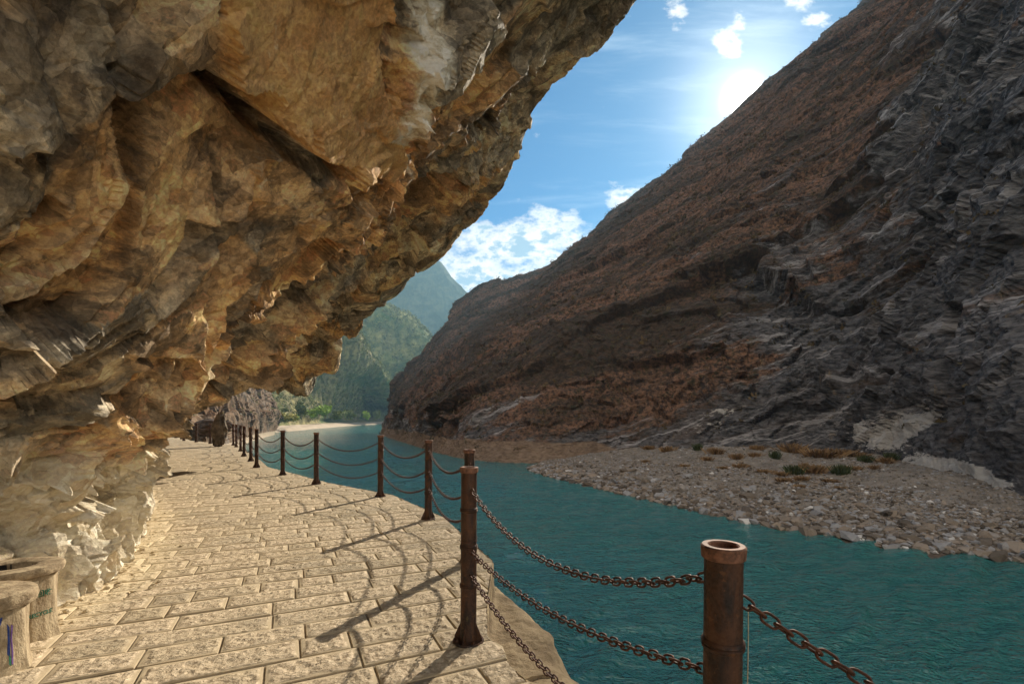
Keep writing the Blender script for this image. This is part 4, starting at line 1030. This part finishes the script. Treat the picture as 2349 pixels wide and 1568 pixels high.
# ------------------------------------------------------------------ posts and chains
POSTS = [(2.02, 0.12), (0.60, 1.39), (-0.285, 3.16), (-0.43, 4.92), (-1.21, 6.98), (-2.45, 9.0), (-4.31, 10.65), (-5.86, 12.36), (-7.5, 14.2), (-8.83, 16.35), (-10.2, 18.4),
         (-11.9, 21.2), (-13.8, 24.2), (-14.75, 25.6), (-17.1, 27.4), (-19.0, 29.1), (-20.9, 30.8), (-22.7, 33.2), (-24.4, 35.1)]
PH = 1.14
ORD = ['first', 'second', 'third', 'fourth', 'fifth', 'sixth', 'seventh', 'eighth', 'ninth', 'tenth', 'eleventh', 'twelfth', 'thirteenth', 'fourteenth', 'fifteenth', 'sixteenth', 'seventeenth', 'eighteenth', 'nineteenth']
def make_post(n_=28, lod=0):
    root = empty('chain_post')
    ro, ri = 0.052, 0.040
    a = MB(); dent = lambda an, z: 1 + 0.006 * math.sin(3 * an + z * 9)
    prof = [(ro, 0.015)] + [(ro, 0.05 + 1.06 * t / 12) for t in range(13)] + [(ro, PH - 0.02), (ri, PH - 0.02), (ri, PH - 0.30)]
    a.lathe(prof, n_, wob=dent); a.cap(ri, PH - 0.30, n_); a.build('pipe', M_IRON, root, True)
    c = MB(); c.lathe([(ro * 0.99, PH - 0.040), (ro + 0.007, PH - 0.036), (ro + 0.009, PH - 0.014), (ro + 0.009, PH - 0.004), (ro + 0.005, PH), (ri + 0.003, PH), (ri - 0.001, PH - 0.004), (ri - .001, PH - .05)], n_)
    c.build('rim', M_FLANGE, root, True)
    for z in (0.86, 0.62, 0.37):
        b = MB(); b.lathe([(ro - .001, z - 0.016), (ro + .005, z - .012), (ro + .007, z - .004), (ro + .003, z), (ro + .007, z + .005), (ro + .004, z + .013), (ro - .001, z + .016)], n_)
        b.build('welded_band', M_IRON, root, True)
    b = MB(); b.lathe([(0.0, 0.002), (0.098, 0.002), (0.102, 0.006), (0.102, 0.013), (0.098, 0.018), (ro, 0.018)], n_); b.build('base_plate', M_IRON, root, True)
    for k in range(4):
        an = math.pi / 4 + k * math.pi / 2; d = Vector((math.cos(an), math.sin(an), 0)); s = Vector((-d.y, d.x, 0)) * 0.004
        g = MB(); g.prism([d * (ro - .004) + Vector((0, 0, .018)), d * .097 + Vector((0, 0, .018)), d * .095 + Vector((0, 0, .035)), d * (ro - .004) + Vector((0, 0, .135))], -s, s)
        g.build('gusset', M_IRON, root)
        an += math.pi / 4; d = Vector((math.cos(an), math.sin(an), 0)) * .080
        bo = MB(); bo.lathe([(0.0, .030), (.009, .030), (.009, .018)], 6, (d.x, d.y, 0)); bo.lathe([(0, .040), (.004, .040), (.004, .03)], 6, (d.x, d.y, 0)); bo.build('bolt', M_IRON, root)
    return root
post0 = make_post()
rq = random.Random(12)
for i, (x, y) in enumerate(POSTS):
    o = post0 if i == 0 else copy_tree(post0)
    o.location = (x, y, 0.0 if i != 1 else -0.04); o.rotation_euler = ((rq.random() - .5) * .02, (rq.random() - .5) * .02, rq.random() * 6.28 if i != 2 else 0.5)
    far = '' if i < 2 else ''
    if i == 0: lab = 'rusty iron chain post next to the camera, right of the broken rimmed one'
    elif i == 1: lab = 'rusty iron post with broad pale rim, nearest and largest in the photo'
    elif i == 2: lab = 'rusty iron post with a wire wrapped round its middle, second nearest'
    elif i == 3: lab = 'rusty iron post half hidden directly behind the one wrapped in wire'
    elif i == 13: lab = 'dark rusty post standing just right of the upright pointed stone'
    elif i == 14: lab = 'rusty chain post standing just left of the upright pointed stone'
    elif i == 18: lab = 'farthest rusty chain post, beside the metal railing at the end of the path'
    else: lab = 'rusty iron chain post, %s from the near end along the path edge' % ORD[i - 1]
    tag(o, lab, 'post', 'rusty posts along the path edge')

def link_mesh(Lh, Wh, r, nm, nr_):
    """stadium-shaped chain link in the xz plane, long axis x"""
    path = []
    h = Lh - Wh
    for k in range(nm):
        t = 2 * math.pi * k / nm; cx = math.cos(t); path.append(((h if cx > 0 else -h) * min(1, abs(cx) * 4) + Wh * cx, Wh * math.sin(t)))
    v = []; path = np.array(path); tg = np.roll(path, -1, 0) - np.roll(path, 1, 0); tg /= np.linalg.norm(tg, axis=1, keepdims=True); nn = np.stack([tg[:, 1], -tg[:, 0]], 1)
    for k in range(nm):
        for j in range(nr_):
            a = 2 * math.pi * j / nr_; v.append((path[k, 0] + nn[k, 0] * r * math.cos(a), r * math.sin(a), path[k, 1] + nn[k, 1] * r * math.cos(a)))
    f = [(k * nr_ + j, k * nr_ + (j + 1) % nr_, ((k + 1) % nm) * nr_ + (j + 1) % nr_, ((k + 1) % nm) * nr_ + j) for k in range(nm) for j in range(nr_)]
    return np.array(v), np.array(f)
LK = {0: link_mesh(.0235, .0145, .0040, 18, 7), 1: link_mesh(.0235, .0145, .0042, 10, 5), 2: link_mesh(.0235, .0145, .0048, 8, 3)}
def chain(p0, p1, sag, lod, seed):
    p0 = np.array(p0, float); p1 = np.array(p1, float); t = np.linspace(0, 1, 400)
    c = p0 + (p1 - p0) * t[:, None]; c[:, 2] -= sag * 4 * t * (1 - t)
    s = np.concatenate([[0], np.cumsum(np.linalg.norm(np.diff(c, axis=0), axis=1))]); pitch = .0355
    n_ = max(4, int(round(s[-1] / pitch))); ss = (np.arange(n_) + .5) * s[-1] / n_
    pos = np.stack([np.interp(ss, s, c[:, k]) for k in range(3)], 1); ds = s[-1] / n_ / 2
    a = np.stack([np.interp(np.clip(ss - ds, 0, None), s, c[:, k]) for k in range(3)], 1); b = np.stack([np.interp(np.clip(ss + ds, None, s[-1]), s, c[:, k]) for k in range(3)], 1)
    X = b - a; X /= np.linalg.norm(X, axis=1, keepdims=True); up = np.array([0, 0, 1.0]); Y = np.cross(up, X); Y /= np.linalg.norm(Y, axis=1, keepdims=True); Z = np.cross(X, Y)
    r = random.Random(seed); v, f = LK[lod]; V = []; Fc = []
    tw = 0.35 + r.random() * .5
    for k in range(n_):
        an = tw + (math.pi / 2 if k % 2 else 0) + (r.random() - .5) * .3
        y = Y[k] * math.cos(an) + Z[k] * math.sin(an); z = -Y[k] * math.sin(an) + Z[k] * math.cos(an)
        M = np.stack([X[k], y, z]); V.append(v @ M + pos[k]); Fc.append(f + k * len(v))
    return mesh_np('chain', np.concatenate(V), np.concatenate(Fc), M_CHAIN, smooth=True)
HT = [(1.0, 'top'), (0.70, 'middle'), (0.45, 'bottom')]
for i in range(len(POSTS) - 1):
    a = np.array(POSTS[i]); b = np.array(POSTS[i + 1]); d = (b - a) / np.linalg.norm(b - a)
    for (h, nm) in HT:
        h0 = h1 = h; sg = 0.19 + 0.03 * rq.random()
        if i == 1: h0 = {1.0: .99, .70: .715, .45: .36}[h]; h1 = {1.0: .995, .70: .60, .45: .45}[h]; sg = {1.0: .205, .70: .10, .45: .13}[h]
        if i == 0: h0 = h1 = {1.0: .955, .70: .70, .45: .45}[h]; sg = .24
        pa_ = (a[0] + d[0] * .05, a[1] + d[1] * .05, h0); pb_ = (b[0] - d[0] * .05, b[1] - d[1] * .05, h1)
        o = chain(pa_, pb_, sg, 0 if i < 3 else (1 if i < 7 else 2), i * 3 + int(h * 10))
        if i == 0: lab = '%s rusty chain running off the photo to the right of the pale rimmed nearest post' % nm
        elif i == 1: lab = '%s of the three long rusty chains between the two nearest posts' % nm
        elif i == 2: lab = '%s rusty chain between the wire wrapped post and the post right behind it' % nm
        elif i == 13: lab = '%s rusty chain passing behind the upright pointed stone' % nm
        else: lab = '%s rusty chain between the %s and %s posts along the path' % (nm, ORD[i - 1], ORD[i])
        tag(o, lab, 'chain', 'chains strung between the posts')
# wire wrapped round the second post, string hanging beside the nearest post
t = MB(); px, py = POSTS[2]
t.tube([(px + .057 * math.cos(a), py + .057 * math.sin(a), .655 + .015 * math.sin(a * 1.0) + .004 * a) for a in np.linspace(0, 7.5, 40)], .0022, 5)
t.tube([(px + .052, py - .03, .66), (px + .06, py - .06, .62), (px + .05, py - .07, .56), (px + .045, py - .065, .50)], .0022, 5)
tag(t.build('binding_wire', M_CHAIN, None, True), 'thin rusty wire wound round the middle of the second nearest post', 'wire')
t = MB(); px, py = POSTS[1]
zz = np.linspace(.93, .1, 30); t.tube([(px + .062 + .004 * math.sin(z * 9), py - .03 + .003 * math.cos(z * 7), z) for z in zz], .0013, 4)
tag(t.build('string', M_STRING, None), 'pale frayed string hanging down beside the nearest post', 'string')

# ------------------------------------------------------------------ stones standing by the path
def lump(name, pos, size, seed, material, lean=(0, 0), label='', cat='rock', sub=4, fac=0.18, taper=None):
    v, f = ico(sub); v = v * (1 + 0.12 * fbm(v * 1.3 + seed, 3, seed)[:, None])
    d, _, _ = facets(v * 1.0 + seed * 3.1, 0.55, seed, fac, fac * .5); d2, _, _ = facets(v + seed, 0.2, seed + 1, fac * .35, fac * .15)
    v = v * (1 + d + d2)[:, None]
    zz = (v[:, 2] + 1) / 2
    if taper: s = np.interp(zz, *taper); v[:, 0] *= s; v[:, 1] *= s
    v = v * np.array(size) / 2; v[:, 2] += size[2] / 2
    v[:, 0] += lean[0] * v[:, 2]; v[:, 1] += lean[1] * v[:, 2]
    o = mesh_np(name, v, f, material); o.location = pos; tag(o, label, cat)
    return o
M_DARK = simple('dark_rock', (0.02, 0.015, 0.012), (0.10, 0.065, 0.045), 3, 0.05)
M_MENHIR = simple('standing_stone_rock', (0.035, 0.027, 0.02), (0.20, 0.15, 0.10), 3, 0.04)
lump('standing_stone', (-15.0, 24.7, -0.08), (0.70, 0.6, 1.95), 3, M_MENHIR, (0.05, 0), 'tall narrow pointed stone standing upright at the path edge', 'standing stone', taper=([0, .1, .3, .5, .75, .92, 1], [1.5, 1.15, 1.0, 1.05, .8, .55, .4]))
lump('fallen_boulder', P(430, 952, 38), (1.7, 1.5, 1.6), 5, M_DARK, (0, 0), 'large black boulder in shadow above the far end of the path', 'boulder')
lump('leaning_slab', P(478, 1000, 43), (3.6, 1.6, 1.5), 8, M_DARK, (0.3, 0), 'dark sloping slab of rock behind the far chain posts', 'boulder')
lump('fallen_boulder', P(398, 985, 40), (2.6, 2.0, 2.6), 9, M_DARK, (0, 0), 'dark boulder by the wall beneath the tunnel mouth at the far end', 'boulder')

# metal railing and hose at the far end of the path
M_STEEL = simple('pale_steel', (0.34, 0.27, 0.19), (0.55, 0.46, 0.34), 20, 0.002, 0.5, 0.3)
r_ = empty('metal_railing', (-25.6, 36.0, 0), 0.25); tag(r_, 'low pale metal railing with two rails beyond the last chain post', 'railing')
for k in range(4):
    b = MB(); b.box((-k * 0.62, 0, 0.55), (.05, .05, 1.1)); b.build('railing_post', M_STEEL, r_)
for z in (1.08, .62, .28):
    b = MB(); b.box((-.93, 0, z), (1.92, .035, .045)); b.build('rail', M_STEEL, r_)
b = MB()
for k in range(7):
    b.tube([(0.42 * (1 - .05 * k) * math.cos(a) * .6, -.05 + .02 * k, .55 + (0.38 - .02 * k) * math.sin(a)) for a in np.linspace(0, 6.28, 26)], .016, 5)
M_HOSE = simple('hose', (0.06, 0.10, 0.05), (0.14, 0.18, 0.10), 20, 0.001)
o = b.build('coiled_hose', M_HOSE, None, True); o.location = (-26.6, 35.7, 0.02); tag(o, 'green hose coiled against the metal railing at the path end', 'hose')

# ------------------------------------------------------------------ litter bins shaped like stumps
def m_bin():
    m, n = mat('painted_concrete'); p = objpos(n)
    st = n.mapping(p, scale=(1, 1, .35)); f = n.noise(st, 14, 6, 0.7); g = n.noise(p, 60, 4, .7)
    c = n.mix(n.ramp(f, .3, .7), (0.22, 0.16, 0.095), (0.50, 0.40, 0.26)); c = n.mix(n.ramp(g, .6, .75, 0, .5), c, (0.10, .07, .045))
    principled(n, c, .85, n.bump(n.math('ADD', f, n.math('MULTIPLY', g, .3)), .9, .02), .25)
    return m
M_BIN = m_bin()
M_LID = simple('worn_lid', (0.17, 0.12, 0.07), (0.42, 0.33, 0.21), 16, 0.012)
M_PALE = simple('pale_render', (0.45, 0.38, 0.27), (0.68, 0.60, 0.46), 12, 0.01)
M_HOLE = simple('bin_inside', (0.008, 0.007, 0.006), (0.02, 0.017, 0.014), 10, 0.002)
M_GREEN = simple('green_paint', (0.01, 0.10, 0.06), (0.02, 0.16, 0.10), 60, 0.0005)
M_BLUE = simple('blue_paint', (0.015, 0.03, 0.14), (0.04, 0.07, 0.25), 60, 0.0005)
M_VIOLET = simple('violet_paint', (0.09, 0.04, 0.16), (0.18, 0.10, 0.28), 60, 0.0005)
def text(body, size, loc, rot, material, parent, name='lettering'):
    cu = bpy.data.curves.new(name, 'FONT'); cu.body = body; cu.size = size; cu.extrude = 0.0006; cu.offset = 0.0008
    o = bpy.data.objects.new(name, cu); COL.objects.link(o); dg = bpy.context.evaluated_depsgraph_get()
    me = bpy.data.meshes.new_from_object(o.evaluated_get(dg)); bpy.data.objects.remove(o)
    o = link(name, me, material, parent); o.location = loc; o.rotation_euler = rot
    return o
def bin_r(a, z, h):
    return float(np.interp(z, [0, .05, h * .5, h - .045], [1.05, 1.0, .95, .96])) * (1 + .035 * math.sin(5 * a + 1) + .02 * math.sin(11 * a + z * 6) + .015 * math.sin(17 * a))
def wrap_mesh(o, a0, z0, rx, ry, h):
    for v in o.data.vertices:
        a = a0 + v.co.x / .215; z = z0 + v.co.y; k = bin_r(a, z, h) + .012 + v.co.z * 2
        v.co = (rx * math.cos(a) * k, ry * math.sin(a) * k, z)
def bin_(loc, rz, h, rx, ry, label, hole):
    root = empty('litter_bin', loc, rz); tag(root, label, 'litter bin', 'stump shaped litter bins by the wall')
    wob = lambda a, z: 1 + .035 * math.sin(5 * a + 1) + .02 * math.sin(11 * a + z * 6) + .015 * math.sin(17 * a)
    b = MB(); b.lathe([(1.05, 0.0), (1.0, .05), (.95, h * .5), (.96, h - .045), (.90, h - .03)], 56, sx=rx, sy=ry, wob=wob); b.build('body', M_BIN, root, True)
    l = MB(); wl = lambda a, z: 1 + .03 * math.sin(3 * a) + .012 * math.sin(13 * a)
    hr = .50
    l.lathe([(hr, h - .06), (1.0, h - .04), (1.10, h - .03), (1.13, h), (1.10, h + .022), (.9, h + .028), (hr + .05, h + .024), (hr, h + .016)] if hole else
            [(.9, h - .04), (1.08, h - .045), (1.12, h - .01), (1.08, h + .03), (.9, h + .045), (0.0, h + .05)], 56, sx=rx, sy=ry, wob=wl, close=hole)
    l.build('lid', M_LID, root, True)
    if hole:
        k = MB(); k.lathe([(hr * 1.01, h + .012), (hr * 1.0, h - .2), (0, h - .21)], 40, sx=rx, sy=ry); k.build('liner', M_HOLE, root, True)
    return root
bA = bin_((-3.31, 3.20, 0), R(12), .46, .235, .20, 'stump shaped concrete litter bin with green recycling lettering and a hollow oval lid', True)
aa = R(-47); dv_ = Vector((math.cos(aa), math.sin(aa), 0)); tv_ = Vector((-math.sin(aa), math.cos(aa), 0)); rzl = R(43)
d = MB(); d.box((0, 0, 0), (.17, .012, .27)); dd = d.build('door_panel', M_PALE, bA); dd.location = dv_ * .206 - tv_ * .045 + Vector((0, 0, .150)); dd.rotation_euler = (0, 0, rzl)
wrap_mesh(text('RECYCLE', .036, (0, 0, 0), (0, 0, 0), M_GREEN, bA), R(-42), .165, .235, .20, .46)
wrap_mesh(text('可回收', .046, (0, 0, 0), (0, 0, 0), M_GREEN, bA), R(-40), .29, .235, .20, .46)
pp = MB(); pp.prism([(0, 0, 0), (.05, 0, 0), (.05, 0, .05), (0, 0, .045)], (0, 0, 0), (0, -.004, 0)); o = pp.build('pale_patch', M_PALE, bA); o.location = dv_ * .208 + tv_ * .04 + Vector((0, 0, .35)); o.rotation_euler = (0, 0, rzl)
bB = bin_((-3.07, 2.79, 0), R(5), .42, .22, .20, 'front litter bin with flat domed lid and blue violet painted stripes', False)
for pts_, mt in (([(.02, .26), (.05, .27), (.075, .295), (.085, .335), (.075, .335), (.06, .30), (.04, .283), (.02, .275)], M_BLUE),
                 ([(.118, .06), (.126, .05), (.131, .12), (.128, .20), (.132, .27), (.124, .28), (.120, .20), (.122, .12)], M_VIOLET),
                 ([(.100, .12), (.112, .10), (.116, .18), (.114, .27), (.104, .29), (.107, .20)], M_BLUE), ([(.106, .06), (.114, .05), (.116, .10), (.108, .12)], M_GREEN),
                 ([(.02, .10), (.055, .11), (.06, .17), (.068, .24), (.06, .24), (.051, .18), (.046, .122), (.02, .112)], M_BLUE)):
    pm_ = MB(); n_ = len(pts_)
    for (x, z) in pts_: pm_.v.append((x, z, 0.0))
    for (x, z) in pts_: pm_.v.append((x, z, -0.004))
    pm_.f = [tuple(range(n_))] + [(k, n_ + k, n_ + (k + 1) % n_, (k + 1) % n_) for k in range(n_)]
    wrap_mesh(pm_.build('painted_stroke', mt, bB), R(-46), 0.0, .22, .20, .42)

# small fallen chips along the foot of the wall
def chips_on_path():
    r = np.random.default_rng(61); V = []; Fc = []; A = []; base = 0
    seg = WALL[2:9]
    for k in range(420):
        t = r.random() * (len(seg) - 1); i = int(t); p_ = seg[i] * (1 - t + i) + seg[i + 1] * (t - i); off = 0.02 + 0.45 * r.random() ** 3
        d = seg[i + 1] - seg[i]; d = d / np.linalg.norm(d); p_ = p_ + np.array([d[1], -d[0]]) * off
        if math.hypot(p_[0] + 3.1, p_[1] - 2.8) < .45: continue
        v, f = rock_shape(600 + k % 9); sz = 0.006 + 0.03 * r.random() ** 3
        V.append(v * sz * np.array([1, .8, .55]) + np.array([p_[0], p_[1], sz * .3])); Fc.append(f + base); A.append(np.full(len(v), .3 + .25 * r.random())); base += len(v)
    o = mesh_np('stone_chips', np.concatenate(V), np.concatenate(Fc), M_KERB); tag(o, 'small fallen stone chips scattered along the foot of the cliff wall', 'gravel', kind='stuff')
chips_on_path()

# ------------------------------------------------------------------ terrace road on the far side
def road():
    pts_ = [(-106, 176, 2.6), (-137, 253, 4.2), (-150, 293, 5.2), (-163, 337, 6.2)]
    m = MB()
    for a, b in zip(pts_[:-1], pts_[1:]):
        a = Vector(a); b = Vector(b); m.prism([a, b, b + Vector((-6, 4, 0)), a + Vector((-6, 4, 0))], (0, 0, -1.2), (0, 0, 0.0))
    tag(m.build('terrace_road', simple('road_concrete', (.18, .16, .13), (.28, .25, .21), 1, .02)), kind='structure')
road()

# ------------------------------------------------------------------ air in the gorge
def haze():
    m = bpy.data.materials.new('haze_air'); m.use_nodes = True; n = NT(m.node_tree)
    v = n.new('ShaderNodeVolumePrincipled'); v.inputs['Color'].default_value = (0.40, 0.72, 1.0, 1); v.inputs['Density'].default_value = 0.00012
    v.inputs['Anisotropy'].default_value = 0.35
    o = n.new('ShaderNodeOutputMaterial'); n.l.new(v.outputs[0], o.inputs['Volume'])
    b = MB(); b.box((0, 2300, 380), (7200, 5600, 800))
    tag(b.build('haze', m), 'thin blue air haze filling the gorge', 'haze', kind='stuff')
haze()
